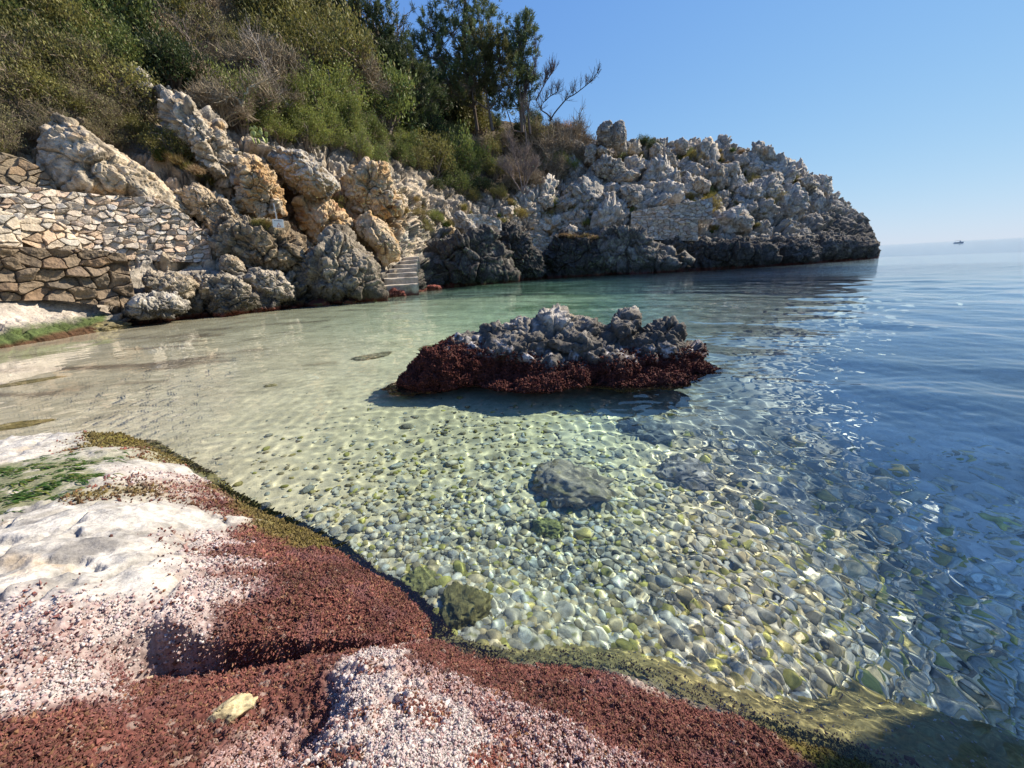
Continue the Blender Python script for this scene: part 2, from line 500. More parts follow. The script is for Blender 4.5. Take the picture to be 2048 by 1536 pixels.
L(mx.outputs[0], b.inputs['Base Color']); b.inputs['Roughness'].default_value = 1; b.inputs['Specular IOR Level'].default_value = 0
# ripple light is switched off on the open-water bed; its colour makes up brightness
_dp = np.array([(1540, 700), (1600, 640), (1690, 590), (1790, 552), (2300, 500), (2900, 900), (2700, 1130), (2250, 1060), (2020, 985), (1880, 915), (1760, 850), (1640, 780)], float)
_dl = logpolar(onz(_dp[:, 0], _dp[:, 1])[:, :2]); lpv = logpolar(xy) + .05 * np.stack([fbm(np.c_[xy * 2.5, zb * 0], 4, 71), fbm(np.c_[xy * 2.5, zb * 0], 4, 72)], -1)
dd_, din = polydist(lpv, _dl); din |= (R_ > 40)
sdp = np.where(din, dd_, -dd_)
c = mixc(c, np.array([.15, .18, .18]) * (1 + .6 * nf[:, None]), sstep(-.40, -.08, sdp) * (R_ < 60) * .9)  # sunlit bed painted darker towards the boundary, to match the side without sun
c = mixc(c, np.array([.68, .68, .63]) * (1 + .4 * nf[:, None] + .4 * nf2[:, None]), sstep(-.12, .16, sdp) * (R_ < 60))  # painted paler past the boundary, in place of the missing sunlight
_dr = np.random.default_rng(3)
def caustics_off(p_):
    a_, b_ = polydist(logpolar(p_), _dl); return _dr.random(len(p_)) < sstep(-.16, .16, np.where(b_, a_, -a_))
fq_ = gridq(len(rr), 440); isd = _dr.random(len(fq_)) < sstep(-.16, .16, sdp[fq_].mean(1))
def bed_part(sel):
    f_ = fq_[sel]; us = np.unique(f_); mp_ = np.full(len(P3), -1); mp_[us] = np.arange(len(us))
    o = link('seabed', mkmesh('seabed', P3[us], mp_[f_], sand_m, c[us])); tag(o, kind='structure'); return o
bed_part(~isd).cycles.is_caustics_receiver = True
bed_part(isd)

# ------------------------------------------------------------------ water
r1 = np.exp(np.arange(math.log(.22), math.log(16), .0052)); r2 = np.exp(np.linspace(math.log(16.1), math.log(9000), 380))
rr = np.r_[r1, r2]; na = 560
xy, R_ = polar(-1.35, 1.2, na, rr)
xx, yy = xy[:, 0].astype(np.float64), xy[:, 1].astype(np.float64)
spacing = np.maximum(.0052 * R_, np.gradient(rr)[:, None].repeat(na, 1).ravel())
wz = np.zeros(len(xy)); wr = np.random.default_rng(5)
dep = np.clip(-zbed(xy), 0, 10)
calm = sstep(.0, .12, dep) * .8 + .2
azm = np.arctan2(xx, yy)
for k in range(78):
    lam = .042 * (55 ** (wr.random() ** 1.45)); th = wr.normal(.95, .8)
    sl = (.0175 if lam < .16 else .0125 if lam < .4 else .0095) * (.7 + .6 * wr.random())
    fade = np.clip((lam / spacing - 3.2) / 3, 0, 1)
    if not fade.any(): continue
    ph = 2 * PI / lam * (xx * math.cos(th) + yy * math.sin(th)) + wr.random() * 6.28
    wz += fade * sl * lam / (2 * PI) * np.sin(ph)
gust = .75 + .55 * fbm(np.c_[xy * .45, wz * 0], 3, 77)
gust *= .78 + .5 * sstep(-.1, .8, azm) * sstep(1.2, 3.0, R_)
wz *= calm * gust
_kr = 1.15 - .8 * sstep(.25, .6, azm)
tint = np.exp(-(.9 * (1 - np.exp(-dep / .9)))[:, None] * np.stack([_kr, .09 + 0 * _kr, .13 - .05 * sstep(.25, .6, azm)], -1))

bumpamt = sstep(15.5, 24, R_)
def water_mat(name, far):
    wm, nt, b, out = newmat(name); L = nt.links.new
    a_ = nd(nt, 'ShaderNodeAttribute', attribute_name='col'); L(a_.outputs['Color'], b.inputs['Base Color'])
    b.inputs['Transmission Weight'].default_value = 1; b.inputs['Roughness'].default_value = 0; b.inputs['IOR'].default_value = 1.333
    if far:
        a2 = nd(nt, 'ShaderNodeAttribute', attribute_name='far'); tc = nd(nt, 'ShaderNodeTexCoord')
        mp = nd(nt, 'ShaderNodeMapping'); mp.inputs['Scale'].default_value = (.45, 1.2, 1); mp.inputs['Rotation'].default_value = (0, 0, .25)
        L(tc.outputs['Object'], mp.inputs['Vector'])
        n_ = nd(nt, 'ShaderNodeTexNoise', Scale=1.6, Detail=5.0, Roughness=.62); L(mp.outputs[0], n_.inputs['Vector'])
        bp = nd(nt, 'ShaderNodeBump'); bp.inputs['Distance'].default_value = .16
        L(n_.outputs[0], bp.inputs['Height']); L(mathn(nt, 'MULTIPLY', a2.outputs['Fac'], .55), bp.inputs['Strength']); L(bp.outputs[0], b.inputs['Normal'])
    return wm
ks = int(np.searchsorted(rr, 15.0))
WP = np.c_[xy, wz]
w1 = link('sea', mkmesh('sea', WP[:(ks + 1) * na], gridq(ks + 1, na), water_mat('sea_water', False), tint[:(ks + 1) * na])); tag(w1, kind='structure')
w1.cycles.is_caustics_caster = True
w2 = link('sea', mkmesh('sea', WP[ks * na:], gridq(len(rr) - ks, na), water_mat('open_sea_water', True), tint[ks * na:], attrs={'far': bumpamt[ks * na:]})); tag(w2, kind='structure')

# ------------------------------------------------------------------ stones on the seabed
pm = rock_mat('stone', 9, .5, .004, .4, .8, rnd=.5)
SCOL = [(.70, .66, .52), (.70, .60, .38), (.62, .60, .48), (.50, .48, .15), (.58, .50, .20), (.26, .25, .20), (.52, .55, .48), (.80, .75, .62)]
def pebble(seed, n=3, flat=.6, lump=.26):
    v, f = ico(n); r = np.random.default_rng(seed)
    nr = r.normal(size=(7, 3)); nr /= np.linalg.norm(nr, axis=1)[:, None]
    d = .66 + .4 * r.random(7)
    rad = np.minimum(1.05, (d / np.maximum(v @ nr.T, .05)).min(1))
    rad *= 1 + lump * fbm(v * 1.6 + seed * 3.1, 3, seed)
    return v * rad[:, None] * np.array([1, .72 + .2 * r.random(), flat * (.8 + .5 * r.random())]), f
SCOL = [tuple(min(.82, x * 1.14) for x in c_) for c_ in SCOL]
protos = []
for k in range(16):
    v, f = pebble(100 + k); col = np.array(SCOL[[0, 1, 2, 3, 0, 6, 1, 4, 2, 0, 5, 7, 2, 3, 6, 1][k]])
    cc = mixc(col, col * .6, sstep(0, .35, fbm(v * 2 + k, 3, k)))
    if k % 3 == 0: cc = mixc(cc, np.array([.20, .21, .05]), sstep(.05, .3, fbm(v * 1.5 + 9 + k, 3, 4)) * .8)
    protos.append((v, f, cc))
pmesh = [mkmesh('seabed_stone', v, f, pm, c_) for v, f, c_ in protos]
pr = np.random.default_rng(21)
nS = 36000
pxs = pr.uniform(350, 2300, nS * 3); pys = 770 + (pr.random(nS * 3) ** .7) * 800
q = onz(pxs, pys)[:, :2]; w_ = pz(q) ** 1.3
keep = (pr.random(len(q)) < w_) & (zbed(q) < -.05); q = q[keep][:nS]
zq = zbed(q); sz = .0068 + .0125 * pr.random(len(q)) ** 2.2
sz = np.where(pr.random(len(q)) < .045, sz * 1.8, sz) * (1 + .35 * sstep(.8, 1.6, q[:, 0]))
dS = caustics_off(q); kp = ~dS | (pr.random(len(q)) < .7); q, zq, sz, dS = q[kp], zq[kp], sz[kp], dS[kp]
dR = np.hypot(q[:, 0], q[:, 1])
show = sz / dR
order = np.argsort(-show)
big = order[:290]; rest = order[290:]
for i in big:
    k = int(pr.integers(16))
    o = bpy.data.objects.new('seabed_stone', pmesh[k]); COL.objects.link(o)
    o.location = (q[i, 0], q[i, 1], zq[i] + sz[i] * .35); s_ = sz[i] * 1.25
    o.scale = (s_, s_, s_ * .9); o.rotation_euler = (pr.normal(0, .25), pr.normal(0, .25), pr.random() * 6.28)
    tag(o, 'rounded stone lying among many others on the clear shallow seabed', 'stone', 'loose stones on the seabed')
    o.cycles.is_caustics_receiver = not dS[i]
lowp = []
for k in range(16):
    v, f = pebble(100 + k, 2); lowp.append((v, f, protos[k][2].mean(0)))
def pebble_mass(ids, receiver):
    vs, fs, cs, off = [], [], [], 0
    for i in ids:
        k = int(pr.integers(16)); v, f, c_ = lowp[k]
        a = pr.random() * 6.28; ca, sa = math.cos(a), math.sin(a); s_ = sz[i] * 1.2
        vv = v * s_; vv = np.c_[vv[:, 0] * ca - vv[:, 1] * sa, vv[:, 0] * sa + vv[:, 1] * ca, vv[:, 2]]
        vs.append(vv + (q[i, 0], q[i, 1], zq[i] + s_ * .3)); fs.append(f + off); off += len(v)
        cs.append(np.tile(c_ * (.55 + .8 * pr.random()), (len(v), 1)))
    o = link('pebbles', mkmesh('pebbles', np.concatenate(vs), np.concatenate(fs), pm, np.concatenate(cs)))
    tag(o, 'pale and mossy pebbles carpeting the shallow seabed' if receiver else 'dimmer pebbles fading into the deep blue side of the cove', 'pebbles', kind='stuff'); o.cycles.is_caustics_receiver = receiver
pebble_mass(rest[~dS[rest]], True); pebble_mass(rest[dS[rest]], False)

def star_rock(u, seed, nplanes=10, flat=.82):
    r = np.random.default_rng(seed)
    nr = r.normal(size=(nplanes, 3)); nr /= np.linalg.norm(nr, axis=1)[:, None]
    d = flat + (1 - flat) * 1.2 * r.random(nplanes)
    rad = np.minimum(1.12, (d / np.maximum(u @ nr.T, .02)).min(1))
    return rad

# bigger rocks lying under water, their tops below the surface
sub_m = rock_mat('submerged_rock', 5, .8, .01, .55, .9, rnd=.2)
SUBS = [(1140, 935, .20, .22, .11, (.38, .32, .24), 'broad brown weed-covered rock under the clear water in the middle of the pebbles'),
        (1370, 890, .15, .17, .09, (.34, .33, .31), 'dark submerged rock right of the broad brown one, before the islet'),
        (742, 709, .26, .14, .06, (.34, .29, .19), 'flat brown submerged rock left of the islet'),
        (860, 690, .22, .15, .07, (.28, .30, .16), 'greenish submerged rock close behind the islet\'s left foot'),
        (925, 1195, .10, .08, .06, (.30, .27, .11), 'yellow-brown weedy rock under water beside the near shore rocks'),
        (835, 1140, .07, .06, .05, (.28, .28, .11), 'small weedy rock under water close to the near red shore'),
        (1290, 820, .18, .16, .10, (.22, .23, .22), 'dark blue-grey submerged rock just before the islet\'s right end'),
        (1090, 1010, .07, .06, .05, (.25, .26, .10), 'mossy green stone under water before the broad brown rock'),
        (540, 770, .06, .05, .03, (.45, .38, .2), 'small ochre weedy stone on the sandy shallows'),
        (30, 855, .2, .1, .03, (.46, .35, .14), 'ochre weedy rock in the sandy shallows behind the white shore rock'),
        (45, 770, .3, .12, .03, (.46, .37, .18), 'low ochre weedy rock far out in the sandy shallows'),
        (215, 660, .42, .3, .16, (.20, .17, .09), 'small yellow-green rock breaking the surface at the foot of the mossy shore ledge'),
        (105, 672, .3, .2, .12, (.12, .12, .04), 'small olive rock breaking the surface before the mossy ledge')]
for k, (px, py, a, b_, hgt, col, lab) in enumerate(SUBS):
    p = onz(px, py)[:2] if k < 11 else onz(px, py)[:2]
    p = p * (1.0 if k >= 11 else 1.03)
    v, f = ico(5); rad = star_rock(v, 300 + k, 12, .8) * (1 + .34 * fbm(v * 2.3 + k * 5, 5, k) + .16 * fbm(v * 7 + k, 4, k + 3) + .1 * facets(v * 4 + k, k)[0])
    z0 = float(zbed(np.array([p]))[0])
    co = v * rad[:, None] * (a, b_, hgt)
    cc = mixc(np.array(col), np.array(col) * .5, sstep(-.1, .3, fbm(v * 4 + k, 4, 9)))
    cc = mixc(cc, np.array([.25, .22, .07]), sstep(.15, .4, fbm(v * 3 + 7 + k, 4, 19)) * .6)
    o = link('submerged_rock', mkmesh('submerged_rock', co, f, sub_m, cc), loc=(p[0], p[1], (z0 + hgt * .2) if k < 11 else (.02)))
    o.rotation_euler[2] = .4 * k
    tag(o, lab, 'rock'); o.cycles.is_caustics_receiver = True

# ------------------------------------------------------------------ near shore rocks
def tpsz(pts):
    a = np.array(pts, float); return TPS(logpolar(onz(a[:, 0], a[:, 1], a[:, 2])[:, :2]), a[:, 2], 1e-3)

A_BACK = [(-500, 900, .16), (0, 884, .11), (100, 870, .11), (245, 866, .085), (300, 900, .05), (375, 937, .035), (430, 977, .015), (500, 1016, .0),
          (600, 1058, 0), (650, 1082, 0), (720, 1142, 0), (780, 1168, 0), (830, 1212, 0), (868, 1255, 0), (852, 1284, .02)]
A_LIP = [(852, 1284, .02), (720, 1284, .1), (600, 1288, .14), (480, 1292, .18), (380, 1282, .22), (300, 1266, .26), (230, 1290, .28)]
A_FRONT = [(200, 1360, .29), (150, 1450, .31), (80, 1580, .33), (-600, 1580, .45)]
A_IN = [(60, 930, .2), (160, 930, .21), (250, 900, .15), (200, 958, .235), (100, 1000, .225), (20, 1040, .23), (240, 1040, .275), (130, 1085, .31), (340, 1030, .2), (400, 1060, .16),
        (400, 1110, .2), (300, 1180, .31), (150, 1140, .34), (0, 1140, .36), (450, 1190, .225), (600, 1150, .14), (700, 1200, .1), (780, 1240, .05), (520, 1080, .08),
        (350, 1240, .28), (550, 1245, .17), (700, 1255, .1), (150, 1250, .35), (0, 1260, .36), (0, 1400, .37), (100, 1380, .335)]
B_PTS = [(0, 1400, .22), (230, 1340, .15), (300, 1340, .11), (400, 1335, .085), (520, 1322, .07), (620, 1312, .06), (740, 1304, .05), (300, 1300, .03), (500, 1290, 0), (700, 1270, -.05), (300, 1200, 0),
         (200, 1400, .22), (330, 1400, .2), (450, 1420, .19), (560, 1400, .17), (620, 1345, .15), (660, 1400, .165), (640, 1470, .17), (600, 1520, .19), (400, 1536, .25), (200, 1520, .29), (0, 1560, .33),
         (690, 1335, .185), (705, 1380, .27), (700, 1440, .31), (695, 1530, .36), (780, 1360, .235), (850, 1420, .28), (850, 1520, .36), (760, 1450, .31), (950, 1480, .3), (900, 1390, .21),
         (900, 1305, .03), (1000, 1345, .05), (1000, 1420, .2), (1100, 1400, .12), (1100, 1480, .23), (1200, 1430, .1), (1300, 1480, .13), (1400, 1470, .07), (1500, 1520, .08), (1250, 1536, .23), (1050, 1560, .3), (1450, 1600, .18),
         (880, 1290, .01), (1000, 1332, .016), (1100, 1340, .016), (1200, 1352, .016), (1300, 1382, .016), (1400, 1422, .016), (1480, 1454, .016), (1560, 1487, .016), (1700, 1522, .016), (1800, 1562, .016), (1560, 1510, .06), (1650, 1530, .05), (1720, 1560, .06),
         (885, 1262, -.25), (1020, 1310, -.28), (1130, 1316, -.28), (1230, 1329, -.28), (1330, 1359, -.28), (1430, 1399, -.3), (1590, 1462, -.3), (1740, 1500, -.3), (1850, 1542, -.3),
         (1040, 1275, -.5), (1250, 1290, -.5), (1450, 1360, -.55), (1650, 1430, -.6), (1850, 1490, -.8), (2000, 1560, -.7), (900, 1200, -.3)]
Az = tpsz(A_BACK + A_LIP[1:] + A_FRONT + A_IN); Bz = tpsz(B_PTS)
def to_xy(l):
    a = np.array(l, float); return onz(a[:, 0], a[:, 1], a[:, 2])[:, :2]
polyA = to_xy(A_BACK + A_LIP[1:] + A_FRONT); lipA = to_xy(A_LIP)

ZA = {'stone': [(150, 1050), (300, 1000), (240, 900), (350, 1010), (60, 1110), (320, 1100), (200, 1120), (50, 890), (290, 930), (100, 1150), (10, 1080), (400, 1040), (240, 1160), (300, 950), (330, 1050), (370, 1050), (200, 1150), (290, 1135), (100, 1165), (350, 1090), (30, 1150), (200, 1195), (110, 1200), (290, 1175), (20, 1195), (250, 1100), (340, 1140)],
      'green': [(60, 945), (150, 925), (100, 960), (30, 975), (190, 910)],
      'crust': [(365, 975), (405, 1085), (420, 1135), (340, 1215), (200, 1240), (100, 1245), (440, 1170), (60, 1290), (100, 1330), (20, 1350), (340, 955), (10, 1245), (260, 1230), (140, 1260), (20, 1300)],
      'red': [(430, 1000), (500, 1060), (600, 1120), (550, 1200), (700, 1200), (600, 1270), (470, 1250), (350, 1265), (800, 1240), (470, 1100), (480, 1150), (250, 1255), (150, 1400), (100, 1480), (0, 1480), (60, 1290), (290, 1250), (400, 970)],
      'olive': [(318, 985), (330, 975), (480, 1000), (440, 965), (560, 1045), (320, 905), (260, 868)]}
ZB = {'stone': [(2600, 1425)],
      'red': [(200, 1400), (350, 1420), (600, 1340), (100, 1480), (350, 1500), (900, 1310), (1000, 1360), (1200, 1400), (1400, 1460), (1500, 1500), (1600, 1520), (1050, 1390), (1350, 1536), (500, 1350), (400, 1370), (250, 1480), (640, 1400), (620, 1480), (500, 1440), (1250, 1470), (1150, 1370), (1400, 1560)],
      'crust': [(720, 1345), (760, 1400), (850, 1425), (720, 1500), (850, 1500), (950, 1500), (900, 1455), (50, 1320), (120, 1340), (800, 1460), (700, 1420), (960, 1540), (760, 1370), (820, 1380)],
      'pink': [(900, 1375), (1050, 1450), (1100, 1510), (560, 1490), (1200, 1520), (980, 1420), (540, 1520), (850, 1350), (1000, 1470), (1300, 1560), (600, 1530)], 'olive': [(1700, 1525)]}
def zones(xy, Z, z0, sig, P):
    lp = logpolar(xy)
    lp = lp + .045 * np.stack([fbm(P * 7, 4, 61), fbm(P * 7, 4, 67)], -1) + .02 * np.stack([fbm(P * 30, 3, 62), fbm(P * 30, 3, 68)], -1)
    out = {}
    for k, l in Z.items():
        a = np.array(l, float); c = logpolar(onz(a[:, 0], a[:, 1], z0(a))[:, :2])
        d2 = ((lp[:, None, :] - c[None]) ** 2).sum(-1).min(1); out[k] = np.exp(-d2 / sig ** 2) + 1e-9
    t = sum(out.values()); return {k: v / t for k, v in out.items()}

ZC = {'stone': (.50, .47, .415), 'green': (.20, .20, .11), 'crust': (.52, .455, .42), 'red': (.135, .05, .038), 'olive': (.14, .12, .02), 'pink': (.34, .215, .195)}
near_m = rock_mat('shore_rock', 14, .55, .006, .35, .85, rnd=0)
def near_rock(name, zf, poly, lip, Z, z0, seed, label, r0, r1, az0, az1):
    rr = np.exp(np.arange(math.log(r0), math.log(r1), .0036)); na = int((az1 - az0) / .0043)
    xy, R_ = polar(az0, az1, na, rr)
    z = zf(logpolar(xy))[:, 0]; z = np.clip(z, -.6, .6)
    if poly is not None:
        d, ins = polydist(xy, poly); sd = np.where(ins, -d, d)
        dl, _ = polydist(xy, lip, False)
        wl = np.exp(-(dl / .06) ** 2)
        z = z - (1 - wl) * np.clip(sd, 0, 9) * 1.1 - wl * 5.0 * np.clip(sd + .012 * (1 + fbm(np.c_[xy * 9, z * 0], 3, 3)), 0, 9)
        z = np.maximum(z, -.6)
        ok = (sd < .38)
    else: ok = z > -.55
    P = np.c_[xy, z]
    wz_ = zones(xy, Z, z0, .05, P)
    lump = .022 * fbm(P * 5, 4, seed) + .012 * fbm(P * 16, 4, seed + 9)
    F1, F2, ID = worley(P * np.array([75, 75, 40.]), seed + 2)
    nub = sstep(.75, .1, F1)
    g, cr_ = wz_['red'] + wz_.get('pink', 0), wz_['crust'] + .6 * wz_.get('pink', 0)
    st = wz_['stone']
    z2 = z + (g * .5 + cr_) * .014 * fbm(P * 24, 4, seed + 31) + lump * (1 - .55 * st) + (g * .010 + cr_ * .011 + .002 * st) * nub + (g * .01) * fbm(P * 45, 3, seed + 4) - st * .008 * sstep(.35, .6, fbm(P * 22, 3, 50))
    z2 += st * (.028 * ridged(P * 3.2, 5, seed + 6) + .012 * fbm(P * 14, 4, seed + 16) - .02 * sstep(.1, .0, np.abs(fbm(P * np.array([5, 2.5, 4.]), 4, 95)))) + .012 * wz_['olive'] * fbm(P * 30, 3, 5)
    P = np.c_[xy, z2]
    col = sum(w[:, None] * np.array(ZC[k]) for k, w in wz_.items())
    sp = fbm(P * 60, 3, seed + 11); s2 = fbm(P * 18, 4, seed + 12); s3 = fbm(P * 5, 4, seed + 13)
    col = mixc(col, np.array([.30, .29, .27]), st * sstep(-.2, .35, s2 + .5 * s3) * .75)
    col = mixc(col, np.array([.12, .11, .10]), st * np.clip(sstep(.2, .45, s3 + .3 * sp) + sstep(.12, .0, np.abs(fbm(P * np.array([5, 2.5, 4.]), 4, 95))) * .6 + sstep(.3, .5, sp + .3 * s2), 0, 1) * .65)
    col = mixc(col, np.array([.5, .36, .2]), st * sstep(.25, .5, fbm(P * np.array([4, 9, 9.]), 4, 90)) * .4)
    gap = sstep(.35, .75, F1)
    col = mixc(col, np.array([.20, .11, .09]), wz_['crust'] * np.clip(gap * .6 + sstep(.15, .4, s2 + .4 * sp) * .8, 0, 1))
    col = mixc(col, np.array([.36, .25, .23]), wz_['crust'] * sstep(.1, .5, ID - .5) * .6)
    col = mixc(col, np.array([.05, .018, .016]), g * gap * .6)
    col = mixc(col, np.array([.30, .24, .20]), g * sstep(.86, .93, ID) * .6)
    col = mixc(col, np.array([.5, .45, .38]), wz_.get('green', 0 * s2) * sstep(.1, .4, s2) * .8)
    col = mixc(col, np.array([.30, .26, .10]) * (1 + .6 * s2[:, None]), sstep(.01, -.04, z2) * .85)
    col = col * (1 + .35 * sp)[:, None]
    fq = gridq(len(rr), na); fq = fq[ok[fq].all(1)]
    used = np.unique(fq); mapv = np.full(len(P), -1); mapv[used] = np.arange(len(used))
    Pn = P[used]; fq = mapv[fq]
    root = empty(name, (0, 0, 0), label, 'rock')
    N_ = vnormals(Pn, fq); 
    if N_[:, 2].mean() < 0: fq = fq[:, ::-1]; N_ = -N_
    o = link('rock_body', mkmesh('rock_body', Pn, fq, near_m, np.clip(col[used], .004, .8)), root)
    o.cycles.is_caustics_receiver = True
    return root, Pn, N_, {k: v[used] for k, v in wz_.items()}, R_[used], ok[used]

OCT_V = np.array([(1, 0, 0), (-1, 0, 0), (0, 1, 0), (0, -1, 0), (0, 0, 1), (0, 0, -1.)])
OCT_F = np.array([(0, 2, 4), (2, 1, 4), (1, 3, 4), (3, 0, 4), (2, 0, 5), (1, 2, 5), (3, 1, 5), (0, 3, 5)])
def tufts(P, N, size, stretch, col, tip, seed):
    r = np.random.default_rng(seed); n = len(P)
    d = N + r.normal(0, .45, (n, 3)); d /= np.linalg.norm(d, axis=1)[:, None]
    t = np.cross(d, r.normal(size=(n, 3))); t /= np.linalg.norm(t, axis=1)[:, None]; b_ = np.cross(d, t)
    v = OCT_V[None] * (1 + r.normal(0, .22, (n, 6, 1)))
    wid = (.45 + .4 * r.random((n, 1, 1)))
    co = P[:, None] + size[:, None, None] * (v[..., :1] * t[:, None] * wid * 1.2 + v[..., 1:2] * b_[:, None] * wid + v[..., 2:] * d[:, None] * stretch)
    c = np.repeat(col[:, None], 6, 1); c[:, 4] = tip
    f = (OCT_F[None] + (np.arange(n) * 6)[:, None, None]).reshape(-1, 3)
    return co.reshape(-1, 3), f, c.reshape(-1, 3)
turf_m = leaf_mat('algae', (1, 1, 1), 0, .12, .75, .15)
def dress(root, P, N, wz, R, seed, n_red, n_cr):
    r = np.random.default_rng(seed); ar = (1 / np.clip(N[:, 2], .12, 1)) ** .8
    w = ar * ((wz['red'] + .9 * wz.get('pink', 0)) ** 2 + .5 * wz['crust'] * sstep(.05, .3, -fbm(P * 11, 4, seed)) + wz['olive'] ** 2) * (P[:, 2] > -.12); w /= w.sum()
    i = r.choice(len(P), n_red, p=w)
    s = .0027 * np.exp(r.normal(0, .33, n_red)) * np.clip(R[i] * .9, .7, 1.9)
    base = np.array([.15, .054, .041]) * (.45 + .9 * r.random((n_red, 1)))
    base = mixc(base, np.array([.20, .11, .055]), (r.random(n_red) < .22) * .8)
    big_ = fbm(P[i] * 5.5, 4, seed + 40); base = base * np.clip(1 + 1.1 * big_, .45, 1.7)[:, None]; base = mixc(base, np.array([.17, .075, .075]), sstep(.1, .35, fbm(P[i] * 9, 3, seed + 41)) * .6)
    base = mixc(base, np.array([.125, .095, .03]) * (.4 + r.random((n_red, 1))), sstep(.3, .7, wz['olive'][i]))
    pk = (1 - wz['olive'][i]) * np.clip(wz.get('pink', wz['crust'])[i] * 1.2 + .05, 0, 1) * (r.random(n_red) < .6)
    base = mixc(base, np.array([.38, .27, .25]), pk)
    pos = P[i] + r.normal(0, 1, (n_red, 3)) * .003 * np.clip(R[i], .6, 2)[:, None] * (1, 1, .2)
    co, f, c = tufts(pos + N[i] * s[:, None] * .25, N[i], s, 1.3, base, np.clip(base * 1.5 + .015, 0, .6), seed)
    o = link('algae_turf', mkmesh('algae_turf', co, f, turf_m, c, smooth=False), root); tag(o, 'brownish red algae turf', kind='stuff')
    w = ar * (wz['crust'] ** 2 + .25 * wz.get('pink', 0) ** 2) * np.clip(.35 + 1.6 * fbm(P * 11, 4, seed), 0.02, 1.2); w /= w.sum()
    i = r.choice(len(P), n_cr, p=w)
    s = .0031 * np.exp(r.normal(0, .38, n_cr)) * np.clip(R[i] * .9, .7, 1.7)
    base = np.array([.58, .525, .49]) * (.6 + .45 * r.random((n_cr, 1)))
    base = mixc(base, np.array([.30, .17, .16]), (r.random(n_cr) < .25) * .8)
    base = mixc(base, np.array([.45, .36, .36]), (r.random(n_cr) < .3) * .8)
    co, f, c = tufts(P[i] + r.normal(0, 1, (n_cr, 3)) * .0032 * np.clip(R[i], .6, 2)[:, None] * (1, 1, .25) + N[i] * s[:, None] * .1, N[i], s, .6, base, base * 1.08, seed + 1)
    o = link('barnacle_crust', mkmesh('barnacle_crust', co, f, turf_m, c, smooth=True), root); tag(o, 'knobbly white crust', kind='stuff')

rootA, PA, NA, WA, RA, _ = near_rock('shore_rock', Az, polyA, lipA, ZA, lambda a: Az(logpolar(onz(a[:, 0], a[:, 1], .2)[:, :2]))[:, 0], 5,
    'big pale shore rock with green algae on top and a red algae flank', .5, 4.2, -1.42, -.12)
dress(rootA, PA, NA, WA, RA, 71, 125000, 16000)
# green weed strands on the pale rock
r = np.random.default_rng(8); w = WA['green'] ** 2 * sstep(-.1, .25, fbm(PA * 14, 3, 19)); w /= w.sum(); n = 2600
i = r.choice(len(PA), n, p=w); ang = r.normal(.55, .5, n); ln = .02 + .035 * r.random(n); wd = .0022 + .002 * r.random(n)
dv = np.stack([np.cos(ang), np.sin(ang) , np.zeros(n)], -1); sv = np.stack([-np.sin(ang), np.cos(ang), np.zeros(n)], -1)
k = np.linspace(0, 1, 4); zz = .006 * np.sin(k * PI) + .002
ctr = PA[i][:, None] + dv[:, None] * (k[None, :, None] * ln[:, None, None]) + np.array([0, 0, 1.]) * zz[None, :, None] * (.5 + r.random((n, 1, 1)) * 1.2)
ctr[..., 2] -= .012 * k
wv = wd[:, None, None] * np.array([1, 1, .8, .2])[None, :, None]
co = np.stack([ctr - sv[:, None] * wv, ctr + sv[:, None] * wv], 2).reshape(n, 8, 3)
f = np.array([(0, 1, 3, 2), (2, 3, 5, 4), (4, 5, 7, 6)])[None] + (np.arange(n) * 8)[:, None, None]
c = np.repeat((np.array([.035, .075, .014]) * (.5 + r.random((n, 1)) * 1.1))[:, None], 8, 1)
c = mixc(c, np.array([.10, .12, .02]), ((r.random(n) < .2)[:, None] * np.ones(8)))
o = link('green_algae', mkmesh('green_algae', co.reshape(-1, 3), f.reshape(-1, 4), turf_m, c.reshape(-1, 3)), rootA); tag(o, 'strands of green algae', kind='stuff')

rootB, PB, NB, WB, RB, _ = near_rock('shore_rock', Bz, None, None, ZB, lambda a: Bz(logpolar(onz(a[:, 0], a[:, 1], .2)[:, :2]))[:, 0], 15,
    'low shore rock of red algae with a raised knobbly white crust', .2, 2.6, -1.3, 1.25)
dress(rootB, PB, NB, WB, RB, 72, 130000, 52000)

# loose stones lying in the crevice and the shell-like pale stone
loose_m = rock_mat('loose_stone', 30, .4, .003, .3, .7)
def loose(px, py, z, sx, sy, sz_, rot, col, seed, label, group=None):
    v, f = pebble(seed, 5, 1.0, .1)
    t1, e1, I1 = facets(v * 1.6 + seed, 3); v = v * (1 + .3 * t1 + .05 * fbm(v * 5, 3, 2))[:, None]; co = v * (sx, sy, sz_)
    cc = mixc(np.array(col), np.array(col) * .55, sstep(-.1, .3, fbm(v * 2.5 + seed, 5, seed)))
    p = onz(px, py, z)
    o = link('loose_stone', mkmesh('loose_stone', co, f, loose_m, cc), loc=p); o.rotation_euler = rot
    tag(o, label, 'stone', group); o.cycles.is_caustics_receiver = True
loose(452, 1428, .206, .046, .028, .017, (.15, -.2, .5), (.50, .42, .24), 601, 'largest pale yellow stone lying alone on the red algae')
for k, (px, py, a) in enumerate([(222, 1363, .022), (243, 1352, .017), (259, 1347, .015), (281, 1341, .022), (300, 1352, .014), (270, 1362, .013)]):
    loose(px, py, .165, a, a * .6, a * .45, (.2, .1, .5 + .3 * k), (.6, .47, .33), 610 + k, 'pale cream pebble in the sunlit end of the dark crevice', 'pebbles in the rock crevice')
for k in range(22):
    loose(335 + 95 * r.random(), 1322 + 22 * r.random(), .095, .01 + .008 * r.random(), .008, .006, (0, 0, k), (.4, .4, .38), 630 + k % 6, 'small grey pebble in the shaded middle of the crevice', 'grey pebbles in the shaded crevice')

